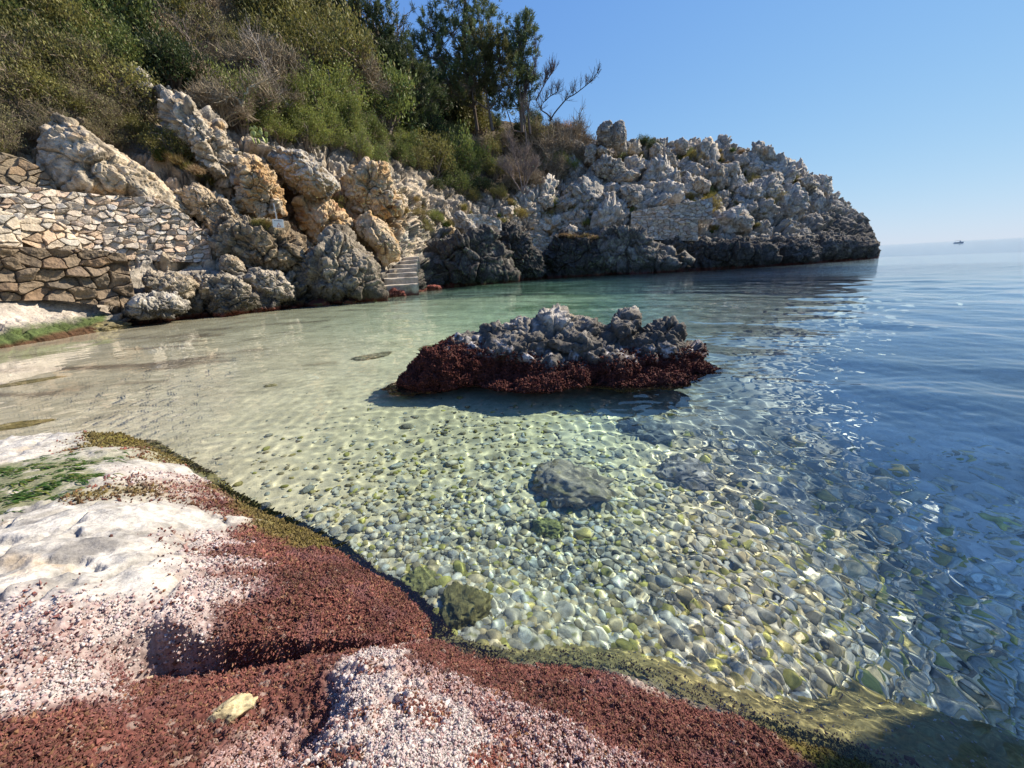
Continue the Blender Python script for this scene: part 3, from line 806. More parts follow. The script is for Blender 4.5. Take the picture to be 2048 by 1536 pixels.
# ------------------------------------------------------------------ islet in the middle of the cove
Ri = 3.55
def ell(px, py, R, rx, ry, rz):   # centre seen at px,py at distance R, radii in photo px (x,z) and metres (depth)
    c = at(px, py, R); s = math.hypot(*c) / F * .97
    return c, np.array([rx * s, ry, rz * s])
def ell(px, py, R, rx, ry, rz, f_=ell):
    return f_(px - 22, 745 + (py - 745) * .93 + 4, R, rx, ry, rz * .95)
BL = [ell(895, 768, 3.62, 50, .28, 16), ell(862, 778, 3.7, 66, .3, 11), ell(1400, 748, 4.0, 52, .28, 32), ell(1120, 735, 3.75, 250, .42, 62), ell(1330, 720, 4.0, 75, .36, 70), ell(930, 735, 3.72, 85, .38, 55), ell(985, 715, 3.85, 90, .4, 62), ell(870, 752, 3.65, 45, .25, 18),
      ell(1050, 690, 3.75, 90, .36, 34), ell(1010, 652, 3.95, 34, .2, 24), ell(1000, 672, 3.75, 24, .12, 15), ell(1062, 648, 3.95, 34, .2, 24),
      ell(1130, 642, 3.95, 52, .3, 40), ell(1120, 632, 4.05, 36, .26, 28), ell(1188, 650, 3.95, 30, .24, 28), ell(1110, 668, 3.7, 45, .2, 22), ell(1165, 676, 3.7, 40, .2, 26),
      ell(1235, 672, 4.0, 42, .25, 34), ell(1272, 632, 4.15, 30, .22, 19), ell(1262, 655, 4.0, 32, .2, 24), ell(1345, 672, 4.05, 46, .26, 40), ell(1352, 655, 4.05, 22, .18, 24),
      ell(1385, 700, 4.05, 32, .22, 30), ell(1255, 726, 3.6, 50, .24, 26), ell(1175, 738, 3.5, 40, .22, 22), ell(1345, 735, 3.85, 45, .25, 18), ell(1215, 690, 3.75, 35, .2, 24), ell(1095, 760, 3.4, 120, .3, 24), ell(1330, 752, 3.9, 85, .3, 34), ell(1220, 765, 3.6, 90, .3, 30), ell(1300, 764, 3.6, 125, .32, 34)]
cs_ = np.array([c for c, r_ in BL]); rs_ = np.array([r_ for c, r_ in BL])
lo = (cs_ - rs_).min(0) - .12; hi = (cs_ + rs_).max(0) + .12; lo[2] = max(lo[2], -.45)
h_ = .0135
dims = np.ceil((hi - lo) / h_).astype(int)
gx, gy, gz = np.meshgrid(*[lo[k] + np.arange(dims[k]) * h_ for k in range(3)], indexing='ij')
G = np.stack([gx, gy, gz], -1).reshape(-1, 3).astype(np.float32)
# view-aligned ellipsoids: x across the view, y along it
az_c = math.atan2(cs_[:, 0].mean(), cs_[:, 1].mean())
sd = None
for c, r_ in BL:
    qd = (G - c) / r_; l = np.linalg.norm(qd, axis=1)
    d = (l - 1) * r_.min()*.6 + (l - 1) * r_.mean() * .4
    if sd is None: sd = d
    else:
        kk = .035; hh = np.clip(.5 + .5 * (sd - d) / kk, 0, 1)
        sd = d * hh + sd * (1 - hh) - kk * hh * (1 - hh)
sd = sd + .03 * fbm(G * 4.5, 3, 90)
Pm, Fm = surface_nets(sd.reshape(gx.shape), lo, h_)
Pm = Pm.astype(np.float64)
Nn = vnormals(Pm, Fm)
wq = Pm + .05 * np.stack([fbm(Pm * 6, 3, 1), fbm(Pm * 6, 3, 2), fbm(Pm * 6, 3, 3)], -1)
t1, e1, I1 = facets(wq * np.array([3.4, 3.4, 4.4]), 5); t2, e2, I2 = facets(wq * 8.5, 6); t3, e3, I3 = facets(wq * 21, 7)
dsp = .07 * t1 + .035 * (I1 - .5) + .035 * (sstep(0, .1, e1) - .88) + .028 * t2 + .012 * (I2 - .5) + .014 * (sstep(0, .1, e2) - .85) + .016 * t3 + .03 * (ridged(Pm * 5, 4, 44) - .5) + .006 * (sstep(0, .2, e3) - .7) + .02 * fbm(Pm * 9, 5, 8)
dsp = np.clip(dsp, -.12, .1) * np.where(Pm[:, 2] > .1, 1, .6) - .022 * sstep(.1, .4, fbm(Pm * 13, 3, 15)) - .010 * sstep(.1, .4, fbm(Pm * 32, 3, 16))
Pm = Pm + Nn * dsp[:, None]; Nn = vnormals(Pm, Fm)
n1 = fbm(Pm * 3.5, 4, 20); n2 = fbm(Pm * 12, 4, 21); n3 = fbm(Pm * 40, 3, 22)
c = mixc(np.array([.28, .255, .215]), np.array([.10, .09, .076]), sstep(-.05, .35, n2 + .5 * n3))
c = mixc(c, np.array([.52, .48, .42]), sstep(.12, .4, n1 + .6 * n3) * .8)
c = mixc(c, np.array([.5, .38, .22]), sstep(.25, .45, fbm(Pm * 5, 4, 24)) * .6)
c = mixc(c, DARK * .9, sstep(.58, .34, Pm[:, 2] + .2 * n1 + .1 * n2) * .85)
redz = .30 - .16 * sstep(-.6, .6, Pm[:, 0]) + .12 * sstep(-.4, -.9, Pm[:, 0])
redm = sstep(.07, -.07, Pm[:, 2] - redz + .08 * n1 + .05 * n2)
c = mixc(c, np.array([.075, .024, .018]) * (1 + .5 * n3[:, None]), redm)
c = mixc(c, np.array([.6, .56, .54]), sstep(.1, .28, n2 + .3 * n3) * np.exp(-((Pm[:, 2] - redz - .05) / .06) ** 2) * .75)
c = mixc(c, np.array([.09, .075, .03]), sstep(-.0, -.12, Pm[:, 2]) * .8)
isl = empty('islet_rock', (cs_[:, 0].mean(), cs_[:, 1].mean(), 0), 'craggy grey islet rock with a dark red algae foot standing in the water', 'rock')
org = np.array(isl.location)
isl_m = rock_mat('islet_rock', 7, .7, .012, .45, .9)
o = link('rock_body', mkmesh('rock_body', Pm - org, Fm, isl_m, np.clip(c, .01, .7)), isl); o.cycles.is_caustics_receiver = True
r = np.random.default_rng(4); w = redm * (Pm[:, 2] > -.05); w = w / w.sum(); n = 26000; i = r.choice(len(Pm), n, p=w)
s = .006 + .008 * r.random(n); base = np.array([.085, .026, .019]) * (.5 + r.random((n, 1)))
co, f, cc = tufts(Pm[i] - org + Nn[i] * s[:, None] * .4, Nn[i], s, 1.2, base, base * 1.4, 5)
o = link('algae_turf', mkmesh('algae_turf', co, f, turf_m, cc, smooth=False), isl); tag(o, 'dark red algae turf', kind='stuff')
# ------------------------------------------------------------------ the land: one relief from the underwater foot to the ridge
# per column (photo x): distance of the waterline, then (photo y, distance) for ledge edge, ledge inner edge, cliff, cliff top, slope, skyline
NET = [(-300, 11.0, [(660, 11.6), (540, 13), (430, 14.5), (330, 16), (150, 20), (-300, 31)]),
       (0, 12.2, [(640, 12.7), (520, 14.6), (440, 16), (310, 17), (130, 20.5), (-230, 33)]),
       (150, 13.2, [(628, 13.6), (525, 15), (410, 16.6), (250, 18), (130, 21), (-200, 33)]),
       (300, 14.2, [(590, 14.7), (530, 15.6), (410, 17.2), (200, 21), (60, 25), (-180, 34)]),
       (430, 14.6, [(555, 15.0), (535, 15.8), (410, 17.5), (250, 20.5), (70, 26), (-160, 36)]),
       (520, 15.0, [(555, 15.4), (540, 16.2), (430, 17.8), (290, 20.2), (80, 26.5), (-140, 38)]),
       (600, 15.5, [(555, 15.9), (545, 17.2), (460, 19.2), (330, 21), (100, 28), (-60, 40)]),
       (700, 16.4, [(560, 17), (545, 18), (450, 19.5), (340, 22), (120, 30), (70, 40)]),
       (790, 18.0, [(552, 18.8), (515, 20.4), (440, 22), (380, 24), (250, 31), (165, 41)]),
       (850, 21.5, [(520, 22.6), (500, 23.4), (440, 25), (400, 26.5), (280, 32), (200, 41)]),
       (900, 23.5, [(492, 24.6), (476, 25.6), (445, 26.8), (420, 28), (300, 33.5), (213, 42)]),
       (1000, 27.2, [(470, 28.2), (455, 29.2), (428, 30.2), (402, 31.5), (315, 36.5), (240, 43)]),
       (1100, 29.7, [(484, 30.6), (470, 31.8), (425, 33.5), (375, 35.5), (315, 38.5), (256, 44)]),
       (1200, 30.8, [(468, 31.6), (456, 32.8), (414, 34.6), (366, 37), (330, 39.5), (290, 44)]),
       (1300, 31.4, [(478, 32.4), (464, 34.2), (424, 35.6), (376, 38), (332, 40.5), (287, 45)]),
       (1400, 32.2, [(484, 33.2), (474, 34.6), (434, 36.6), (386, 39), (338, 41.5), (292, 45.5)]),
       (1500, 34.5, [(484, 35.5), (474, 37), (440, 39), (396, 41), (352, 43.5), (306, 47)]),
       (1600, 37.5, [(481, 38.5), (472, 40), (446, 41.5), (416, 43.5), (382, 46), (347, 49)]),
       (1660, 40.0, [(480, 41), (471, 42.2), (452, 43.6), (428, 45.4), (404, 47.2), (384, 49.6)]),
       (1710, 43.0, [(479, 44), (472, 45), (458, 46), (443, 47.2), (428, 48.6), (422, 50.5)]),
       (1742, 46.0, [(482, 46.8), (478, 47.4), (472, 48.2), (466, 49), (461, 49.8), (459, 51)]),
       (1757, 48.0, [(493, 48.6), (491, 49), (490, 49.4), (489.5, 49.8), (489, 50.2), (489, 51)])]
cols = np.array([n[0] for n in NET], float)
def interp_col(v):
    v = np.asarray(v, float)
    m = np.zeros(len(cols)); d = np.diff(v) / np.diff(cols)
    for i in range(1, len(cols) - 1):
        m[i] = 0 if d[i - 1] * d[i] <= 0 else 2 * d[i - 1] * d[i] / (d[i - 1] + d[i])
    m[0], m[-1] = d[0], d[-1]
    def f(x):
        k = np.clip(np.searchsorted(cols, x) - 1, 0, len(cols) - 2)
        h = cols[k + 1] - cols[k]; t = np.clip((x - cols[k]) / h, 0, 1)
        return (2 * t ** 3 - 3 * t ** 2 + 1) * v[k] + (t ** 3 - 2 * t ** 2 + t) * h * m[k] + (-2 * t ** 3 + 3 * t ** 2) * v[k + 1] + (t ** 3 - t ** 2) * h * m[k + 1]
    return f
fW = interp_col([n[1] for n in NET]); fY = [interp_col([n[2][k][0] for n in NET]) for k in range(6)]; fR = [interp_col([n[2][k][1] for n in NET]) for k in range(6)]
def land_rows(px):
    """control points (rows, columns, 3) from underwater foot to behind the ridge"""
    rows = []
    az = ray(px, np.full(len(px), 520.)); hd = az[:, :2] / np.hypot(az[:, 0], az[:, 1])[:, None]
    Rw = fW(px)
    rows.append(np.c_[hd * (Rw - .5)[:, None], np.full(len(px), -2.5)])
    rows.append(np.c_[hd * Rw[:, None], np.full(len(px), .0)])
    for k in range(6): rows.append(at(px, fY[k](px), fR[k](px)))
    top = rows[-1]; end = sstep(1650, 1757, px); hd2 = top[:, :2] / np.hypot(top[:, 0], top[:, 1])[:, None]
    bz = top[:, 2] * np.where(px > 1150, .72, 1.03)
    rows.append(np.c_[top[:, :2] + hd2 * (7 - 4 * end)[:, None], bz * (1 - end)])
    rows.append(np.c_[top[:, :2] + hd2 * (22 - 16 * end)[:, None], np.where(px > 1100, -3., top[:, 2] * 1.05)])
    return np.stack(rows)
def land_grid(npx, nper):
    px = np.r_[np.linspace(-300, 0, npx // 10)[:-1], np.linspace(0, 1757, npx)]
    C = land_rows(px); out = []; rv = []
    for k in range(len(C) - 1):
        t = np.linspace(0, 1, nper[k] + 1)[: None if k == len(C) - 2 else -1]
        # gentle Catmull-Rom between rows
        p0 = C[max(k - 1, 0)]; p1 = C[k]; p2 = C[k + 1]; p3 = C[min(k + 2, len(C) - 1)]
        m1, m2 = (p2 - p0) * .25, (p3 - p1) * .25
        t = t[:, None, None]
        out.append((2 * t ** 3 - 3 * t ** 2 + 1) * p1 + (t ** 3 - 2 * t ** 2 + t) * m1 + (-2 * t ** 3 + 3 * t ** 2) * p2 + (t ** 3 - t ** 2) * m2)
        rv.append(k + t[:, 0, 0])
    G_ = np.concatenate(out); return px, np.concatenate(rv), G_
# coarse copy for standing things on it
pxc, rvc, Gc = land_grid(150, [2, 6, 3, 8, 10, 14, 12, 4, 3])
bvh = BVHTree.FromPolygons([tuple(p) for p in Gc.reshape(-1, 3)], [tuple(map(int, q)) for q in gridq(len(Gc), len(pxc))])
EYE = Vector((0, 0, H))
def hit(px, py):
    d = Vector(ray(px, py)).normalized()
    p, n, i, dist = bvh.ray_cast(EYE, d)
    return (np.array(p), np.array(n)) if p is not None else (None, None)
def ground_below(x, y, z=60):
    p, n, i, d = bvh.ray_cast(Vector((x, y, z)), Vector((0, 0, -1)))
    return None if p is None else p.z

px, rv, Gl = land_grid(1000, [6, 70, 22, 80, 90, 110, 90, 10, 6])
nr, nc_ = len(rv), len(px)
P = Gl.reshape(-1, 3).copy(); Fq = gridq(nr, nc_)
PX = np.tile(px, nr); RV = np.repeat(rv, nc_)
N = vnormals(P, Fq)
if (N[:, 1] > 0).mean() > .5 and N[:, 2].mean() < 0: Fq = Fq[:, ::-1]; N = -N
# where scrub covers the soil
VEG = [(-400, -300), (640, -300), (760, 60), (830, 150), (960, 190), (1150, 255), (1160, 290), (1130, 350), (1085, 372), (1060, 395), (930, 402), (870, 380), (850, 350), (760, 330), (690, 315), (650, 290), (560, 285), (470, 250),
       (400, 215), (330, 165), (250, 140), (235, 175), (300, 250), (330, 290), (280, 300), (200, 290), (120, 215), (90, 280), (0, 300), (-400, 320)]
vd, vin = polydist(np.c_[PX, np.zeros(len(PX))], np.array([(0, 0), (1, 0), (1, 1)], float))
# project to photo coordinates of the undisplaced relief to look the polygon up
dv = P - np.array([0, 0, H]); Mi = np.array(M.to_3x3()); camc = dv @ Mi
u_ = 1024 + F * camc[:, 0] / -camc[:, 2]; v_ = 768 - F * camc[:, 1] / -camc[:, 2]
vd, vin = polydist(np.c_[u_, v_], np.array(VEG, float)); veg = sstep(-25, 25, np.where(vin, vd, -vd) + 18 * fbm(P * .5, 3, 2))
veg = np.where(RV > 7.2, np.where(PX < 1130, 1, 0), veg)
head = sstep(1040, 1140, PX)                                # the bare headland
low = sstep(2.9, 2.2, RV) * sstep(1.0, 1.15, RV)            # the sea cliff
rock = (1 - veg)
Pw = P + .35 * np.stack([fbm(P * .7, 3, 11), fbm(P * .7, 3, 12), fbm(P * .7, 3, 13)], -1)
Pw += .08 * np.stack([fbm(P * 2.5, 3, 14), fbm(P * 2.5, 3, 15), fbm(P * 2.5, 3, 16)], -1)
Pt = np.stack([Pw[:, 0] - .55 * Pw[:, 2], Pw[:, 1], Pw[:, 2] + .35 * Pw[:, 0]], -1)
tl, e1, ID = facets(Pt * np.array([.62, .62, .5]), 1); tm, e2, ID2 = facets(Pw * 1.45 + 5, 2); ts, e3, ID3 = facets(Pw * 4.0, 3)
blk = sstep(0, .16, e1); bl2 = sstep(0, .18, e2); bl3 = sstep(0, .2, e3)
d_head = .6 * (blk - .8) * (.5 + ID) + .42 * tl + .42 * (ID - .5) + .34 * (bl2 - .75) * (.4 + ID2) + .28 * tm + .22 * (ID2 - .5) + .08 * (bl3 - .7) + .13 * ts + .14 * fbm(P * 1.3, 5, 5)
strat = ridged(P * np.array([.9, .9, .5]) + .5 * P[:, [2, 2, 2]] * np.array([0, 0, 1.5]), 5, 8)
d_left = .35 * (blk - .8) + .55 * tl + .22 * (bl2 - .75) * (.4 + ID2) + .38 * tm + .10 * (bl3 - .7) + .16 * ts + .26 * (strat - .55) + .10 * fbm(P * 3.2, 4, 6)
d_low = .3 * (strat - .5) + .4 * tl + .3 * (bl2 - .75) * ID2 + .42 * tm + .12 * (bl3 - .7) + .16 * ts + .12 * ridged(P * 2.2, 5, 9) - .12 * sstep(.1, .5, fbm(P * 3.0, 4, 10))
dsp = np.where(1, head * d_head + (1 - head) * d_left, 0)
dsp = dsp * (1 - low) + d_low * low
dsp = dsp * (.25 + .75 * rock) * sstep(.6, 1.2, RV) * np.where(RV > 8, .3, 1)
dsp *= 1 - .8 * sstep(250, 215, u_) * (RV < 2.7)
ledge = sstep(1.95, 2.1, RV) * sstep(3.0, 2.85, RV)
dsp *= 1 - .75 * ledge * (1 - .6 * head)
endf = sstep(1735, 1757, PX); dsp *= 1 - .8 * endf; dsp *= 1 - .45 * sstep(1560, 1660, PX) * (RV > 3)
P2 = P + N * dsp[:, None]
N2 = vnormals(P2, Fq)
# colours
cl = limestone(P2, 3, ochre=.0)
ochre_zone = np.exp(-(((u_ - 545) / 120) ** 2 + ((v_ - 415) / 85) ** 2)) + .8 * np.exp(-(((u_ - 640) / 90) ** 2 + ((v_ - 420) / 60) ** 2)) + .9 * np.exp(-(((u_ - 740) / 70) ** 2 + ((v_ - 450) / 70) ** 2)) + .35 * sstep(760, 300, u_)
n_b = fbm(P2 * .9, 4, 51); n_c = fbm(P2 * 2.5, 4, 52)
cl = mixc(cl, CREAM * 1.05, (1 - head) * sstep(-.25, .35, n_b) * .75)
cl = mixc(cl, OCHRE, (1 - head) * sstep(.35, .75, ochre_zone + .6 * n_c) * .85)
cl = mixc(cl, RUST, (1 - head) * sstep(.7, 1.1, ochre_zone + .9 * n_b) * .6)
cl = mixc(cl, np.array([.34, .24, .13]), head * sstep(.12, .4, n_c + .3 * n_b) * .5)
cl = mixc(cl, np.array([.06, .05, .04]), rock * np.clip(.6 * sstep(.06, 0, e1) + .4 * sstep(.05, 0, e2), 0, .7))
dk = low * sstep(-.5, .1, .55 - .0 + n_c * .8 + .3 * n_b) * np.where(PX > 815, .9, .45)
cl = mixc(cl, np.array([.105, .094, .077]) * (1 + .8 * np.clip(n_c, -.5, .6))[:, None], dk)
tip_shade = sstep(1600, 1690, u_ + .35 * (v_ - 420)) * sstep(385, 430, v_ - .25 * (u_ - 1600)); cl = mixc(cl, np.array([.07, .066, .06]), tip_shade * .8)  # shade on the headland tip put into the rock colour
gr = sstep(.12, .4, fbm(P2 * .8, 4, 60) + .35 * n_c - .12 + .25 * np.clip(N2[:, 2] - .45, 0, .5)) * (1 - low) * rock
cl = mixc(cl, np.array([.13, .12, .045]), gr * np.where(head > .5, .65, .45))
cl = mixc(cl, SOIL * (1 + .6 * n_c)[:, None], veg)
cl = mixc(cl, DARK * .7, sstep(.55, .25, P2[:, 2] + .3 * n_c) * .9)
cl = mixc(cl, RED * .9, sstep(.14, .04, P2[:, 2] + .1 * n_c))
n_d = fbm(P2 * 3.5, 4, 53)
lz = sstep(250, 215, u_) * (RV < 2.6) * (RV > .6)
cl = mixc(cl, np.array([.46, .405, .34]) * (1 + .6 * n_d)[:, None], lz * sstep(590, 602, v_ + 4 * n_d) * .9)
mz = sstep(228, 205, u_ + 6 * n_d) * (RV < 2.3) * sstep(-10, 6, v_ - (668 - .155 * u_) + 7 * n_d + 4); cl = mixc(cl, np.array([.055, .085, .018]) * (1 + .9 * n_d)[:, None], mz * .95)
cl = mixc(cl, np.array([.085, .04, .022]), mz * sstep(12, 22, v_ - (668 - .155 * u_) + .07 * (u_ - 90)) * .9)
land_m = rock_mat('hillside', 1.6, .9, .05, .45, .95)
sub = P2.reshape(nr, nc_, 3)[::3, ::3]; bvh = BVHTree.FromPolygons([tuple(p) for p in sub.reshape(-1, 3)], [tuple(map(int, q)) for q in gridq(*sub.shape[:2])])
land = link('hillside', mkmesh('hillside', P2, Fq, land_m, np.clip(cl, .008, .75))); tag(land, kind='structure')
land.cycles.is_caustics_receiver = True

# ------------------------------------------------------------------ boulders with their own outlines
bm_ = rock_mat('boulder', 2.0, .85, .035, .45, .92)
bm_pit = rock_mat('pitted_boulder', 3.2, 1.0, .05, .5, .92)
def outlined_rock(label, poly, R, depth, seed, colf, sub=6, rough=.1, facet=.5, pits=.03, mat=None, name='boulder', pw=2.4, group=None, tilt=0):
    poly = np.array(poly, float); c = poly.mean(0)
    d = ray(c[0], c[1]); n = d[:2] / np.hypot(*d[:2]); tvec = np.array([n[1], -n[0]])
    rr_ = ray(poly[:, 0], poly[:, 1]); t = R / (rr_[:, :2] @ n); W3 = rr_ * t[:, None]; W3[:, 2] += H
    a, b = W3[:, :2] @ tvec, W3[:, 2]
    # area centroid
    cr_ = a * np.roll(b, -1) - np.roll(a, -1) * b; A_ = cr_.sum() / 2
    ca = ((a + np.roll(a, -1)) * cr_).sum() / (6 * A_); cb = ((b + np.roll(b, -1)) * cr_).sum() / (6 * A_)
    pa, pb = a - ca, b - cb
    v, f = ico(sub)
    th = np.arctan2(v[:, 2], v[:, 0]); ct, st = np.cos(th), np.sin(th)
    rho = np.zeros(len(v))
    for i in range(len(pa)):
        j = (i + 1) % len(pa); ex, ey = pa[j] - pa[i], pb[j] - pb[i]
        den = ct * ey - st * ex
        with np.errstate(divide='ignore', invalid='ignore'):
            r_ = (pa[i] * ey - pb[i] * ex) / den; s_ = np.where(abs(ex) > abs(ey), (r_ * ct - pa[i]) / (ex if ex else 1e-9), (r_ * st - pb[i]) / (ey if ey else 1e-9))
        ok = (r_ > 0) & (s_ >= -1e-6) & (s_ <= 1 + 1e-6)
        rho = np.where(ok, np.maximum(rho, r_), rho)
    rho = np.where(rho == 0, np.median(rho), rho)
    size = math.sqrt(abs(A_))
    ip = np.hypot(v[:, 0], v[:, 2])
    rad = ((ip / rho) ** pw + (np.abs(v[:, 1]) / depth) ** pw) ** (-1 / pw)
    if facet:
        rg = np.random.default_rng(seed); q = rg.normal(size=(9, 3)); q[:, 1] = -abs(q[:, 1]) - .3; q /= np.linalg.norm(q, axis=1)[:, None]
        dd = depth * (.62 + .4 * rg.random(9)) + (size * .32) * (1 - abs(q[:, 1]))
        cut = (dd / np.maximum(v @ q.T, .03)).min(1)
        rad = np.where(v[:, 1] < 0, rad * (1 - facet) + np.minimum(rad, np.maximum(cut, rad * .62)) * facet, rad)
    L_ = v * rad[:, None]
    Wp = np.c_[(ca + L_[:, 0])[:, None] * tvec + (R + L_[:, 1])[:, None] * n, cb + L_[:, 2]]
    nn = vnormals(Wp, f); 
    if ((nn * (Wp - Wp.mean(0))).sum(1)).mean() < 0: f = f[:, ::-1]; nn = -nn
    k = 1 / size
    so_ = seed * 7.7
    wq = Wp + .10 * size * np.stack([fbm(Wp * k * 3, 3, 1), fbm(Wp * k * 3, 3, 2), fbm(Wp * k * 3, 3, 3)], -1)
    t1, e1, I1 = facets(wq * k * 2.3 + so_, seed); t2, e2, I2 = facets(wq * k * 5.5 + so_, seed + 1); t3, e3, I3 = facets(wq * k * 13 + so_, seed + 2)
    ds = size * rough * (.55 * (sstep(0, .12, e1) - .85) * (.4 + I1) + 1.35 * t1 + .65 * (I1 - .5) + .3 * (sstep(0, .1, e2) - .85) + .85 * t2 + .34 * (I2 - .5) + .36 * t3 + .1 * (sstep(0, .2, e3) - .7) + .5 * fbm(Wp * k * 3 + so_, 5, seed))
    ds -= pits * sstep(.12, .5, fbm(Wp * 3.2 + so_, 4, seed + 5)) + pits * .8 * sstep(.15, .45, fbm(Wp * 7 + so_, 3, seed + 6))
    Wp = Wp + nn * ds[:, None]; nn = vnormals(Wp, f)
    col = colf(Wp, nn)
    col = mixc(col, np.array([.06, .05, .04]), np.clip(.7 * sstep(.07, .0, e1) + .4 * sstep(.05, .0, e2), 0, .8) * sstep(-.2, .3, fbm(Wp * k * 2 + so_, 3, 99)))
    org = np.array([*((ca * tvec) + R * n), max(Wp[:, 2].min(), 0)])
    o = link(name, mkmesh(name, Wp - org, f, mat or bm_, np.clip(col, .008, .72)), loc=org)
    tag(o, label, 'rock', group); o.cycles.is_caustics_receiver = True
    return o
def cf(dark=0., ochre=0., seed=0, sea=True, pale=.3, warm=0.):
    def f(Pw_, nn):
        c = limestone(Pw_, seed, dark, ochre, sea, pale)
        if warm: c = mixc(c, c * np.array([1.12, .97, .75]), warm)
        return c
    return f
outlined_rock('big pyramid-shaped grey boulder standing in the water left of the stone steps', [(578, 560), (600, 520), (640, 490), (662, 470), (684, 459), (702, 468), (722, 492), (742, 520), (760, 560), (768, 596), (700, 606), (625, 604), (612, 580)], 16.2, 1.6, 1, cf(.45, .15, 1, warm=.4), 7, .09, .7, .05, bm_pit)
outlined_rock('large brown pitted block of rock below the little warning board', [(414, 450), (440, 434), (480, 440), (520, 444), (560, 452), (592, 470), (618, 508), (606, 535), (560, 540), (500, 535), (470, 545), (424, 520), (418, 480)], 16.4, 1.3, 2, cf(.5, .35, 2, False, warm=.7), 7, .11, .6, .06, bm_pit)
outlined_rock('pale overhanging boulder with an orange underside under the green scrub', [(540, 318), (560, 302), (600, 305), (640, 330), (668, 362), (677, 378), (660, 395), (640, 404), (610, 396), (580, 372), (556, 345)], 18.9, 1.3, 3, lambda Pw_, nn: mixc(limestone(Pw_, 31, 0, .15, False, .6), OCHRE * .9, sstep(.2, -.5, nn[:, 2] + .4 * fbm(Pw_ * 1.5, 3, 3)) * .8), 7, .06, .4, .03)
outlined_rock('round pitted stone before the shaded recess of the walls', [(440, 540), (438, 518), (452, 508), (470, 512), (486, 528), (492, 545), (470, 552)], 15.2, .4, 4, cf(.15, .25, 4, False, warm=.5), 6, .07, .3, .03, bm_pit)
outlined_rock('light grey rock with deep cracks leaning into the water, left of the shadowed cleft', [(400, 570), (412, 556), (450, 552), (486, 560), (510, 590), (520, 612), (470, 628), (430, 634), (408, 618)], 14.6, .7, 5, cf(.05, .2, 5, warm=.3), 7, .11, .6, .04)
outlined_rock('slanting grey rock slab dipping from the path into the shadow beside the pyramid boulder', [(478, 552), (520, 538), (560, 545), (585, 575), (590, 598), (560, 604), (515, 580)], 15.2, .8, 6, cf(.2, .2, 6, warm=.3), 7, .1, .7, .04)
outlined_rock('dark-footed rock wedge between the cracked grey rock and the pyramid boulder', [(500, 585), (540, 580), (560, 605), (558, 622), (500, 628), (490, 610)], 14.9, .5, 61, cf(.2, .1, 61), 6, .1, .5, .03)
outlined_rock('white-topped rock lying at the water\'s edge below the lower stone wall', [(250, 612), (268, 594), (310, 586), (350, 590), (378, 606), (370, 624), (330, 634), (280, 636), (252, 630)], 13.9, .8, 7, cf(0, .1, 7, True, .9), 7, .09, .6, .04)
outlined_rock('brown pitted rock wedged under the path above the white-topped rock', [(285, 560), (300, 545), (340, 548), (380, 555), (394, 570), (385, 590), (350, 598), (300, 590)], 14.4, .7, 8, cf(.3, .3, 8, False, warm=.5), 6, .09, .5, .04, bm_pit)
outlined_rock('small dark rock in the shadowed cleft at the water, right of the white-topped rock', [(375, 600), (395, 580), (408, 600), (405, 625), (380, 628)], 14.7, .4, 9, cf(.6, 0, 9), 5, .1)
# sea cliff blocks
outlined_rock('dark sea-cliff block right of the stone steps, tallest of the sea wall', [(828, 575), (832, 515), (870, 495), (905, 478), (930, 466), (985, 462), (995, 490), (1018, 525), (1026, 552), (985, 564), (900, 572)], 24.2, 1.9, 10, cf(.75, .25, 10, True, .1), 7, .1, .55, .07, bm_pit)
outlined_rock('dark pointed sea-cliff block with a tufted top, between the tallest block and the small wall', [(985, 470), (998, 448), (1020, 450), (1050, 470), (1078, 505), (1090, 535), (1080, 556), (1020, 560), (1008, 510)], 27.4, 1.6, 11, cf(.8, .15, 11, True, .1), 7, .1, .55, .07, bm_pit)
outlined_rock('black sea-cliff block capped with dry golden grass', [(1085, 540), (1100, 490), (1125, 472), (1165, 470), (1195, 480), (1200, 520), (1195, 552), (1140, 556), (1095, 556)], 29.6, 1.6, 12, cf(.9, .1, 12, True, 0), 7, .1, .5, .07, bm_pit)
outlined_rock('broad grey-topped sea-cliff block sloping down to a low white snout', [(1185, 552), (1190, 490), (1212, 462), (1240, 452), (1280, 462), (1310, 492), (1345, 508), (1376, 520), (1386, 538), (1340, 546), (1250, 550)], 30.0, 1.8, 13, cf(.55, .05, 13, True, .5), 7, .11, .55, .07, bm_pit)
outlined_rock('long black sea-cliff block under the flat path of the headland', [(1365, 540), (1372, 500), (1395, 482), (1460, 484), (1510, 486), (1552, 495), (1556, 520), (1530, 530), (1450, 536)], 33.2, 1.6, 14, cf(.85, .1, 14, True, .1), 7, .1, .5, .06, bm_pit)
outlined_rock('bulging dark sea-cliff block midway to the headland tip', [(1540, 528), (1548, 490), (1580, 482), (1625, 486), (1640, 505), (1632, 522), (1590, 528)], 36.8, 1.8, 15, cf(.7, .2, 15, True, .1), 7, .1, .5, .06, bm_pit)
outlined_rock('flat-topped overhanging sea-cliff block nearest the headland tip', [(1618, 522), (1625, 484), (1650, 472), (1695, 474), (1730, 484), (1756, 490), (1752, 500), (1735, 514), (1690, 519)], 41.5, 2.4, 16, cf(.65, .25, 16, True, .2), 7, .09, .5, .06, bm_pit)
outlined_rock('small reddish rock at the waterline before the black sea cliff', [(850, 574), (862, 570), (880, 571), (884, 577), (862, 580)], 21.5, .3, 17, lambda a, b_: np.tile(RED * 2.2, (len(a), 1)), 4, .1)
outlined_rock('dark red weedy rocks\' largest lump at the foot of the stone steps', [(770, 590), (785, 578), (808, 580), (812, 592), (790, 598)], 17.2, .35, 18, lambda a, b_: np.tile(RED * 1.2, (len(a), 1)), 5, .12)
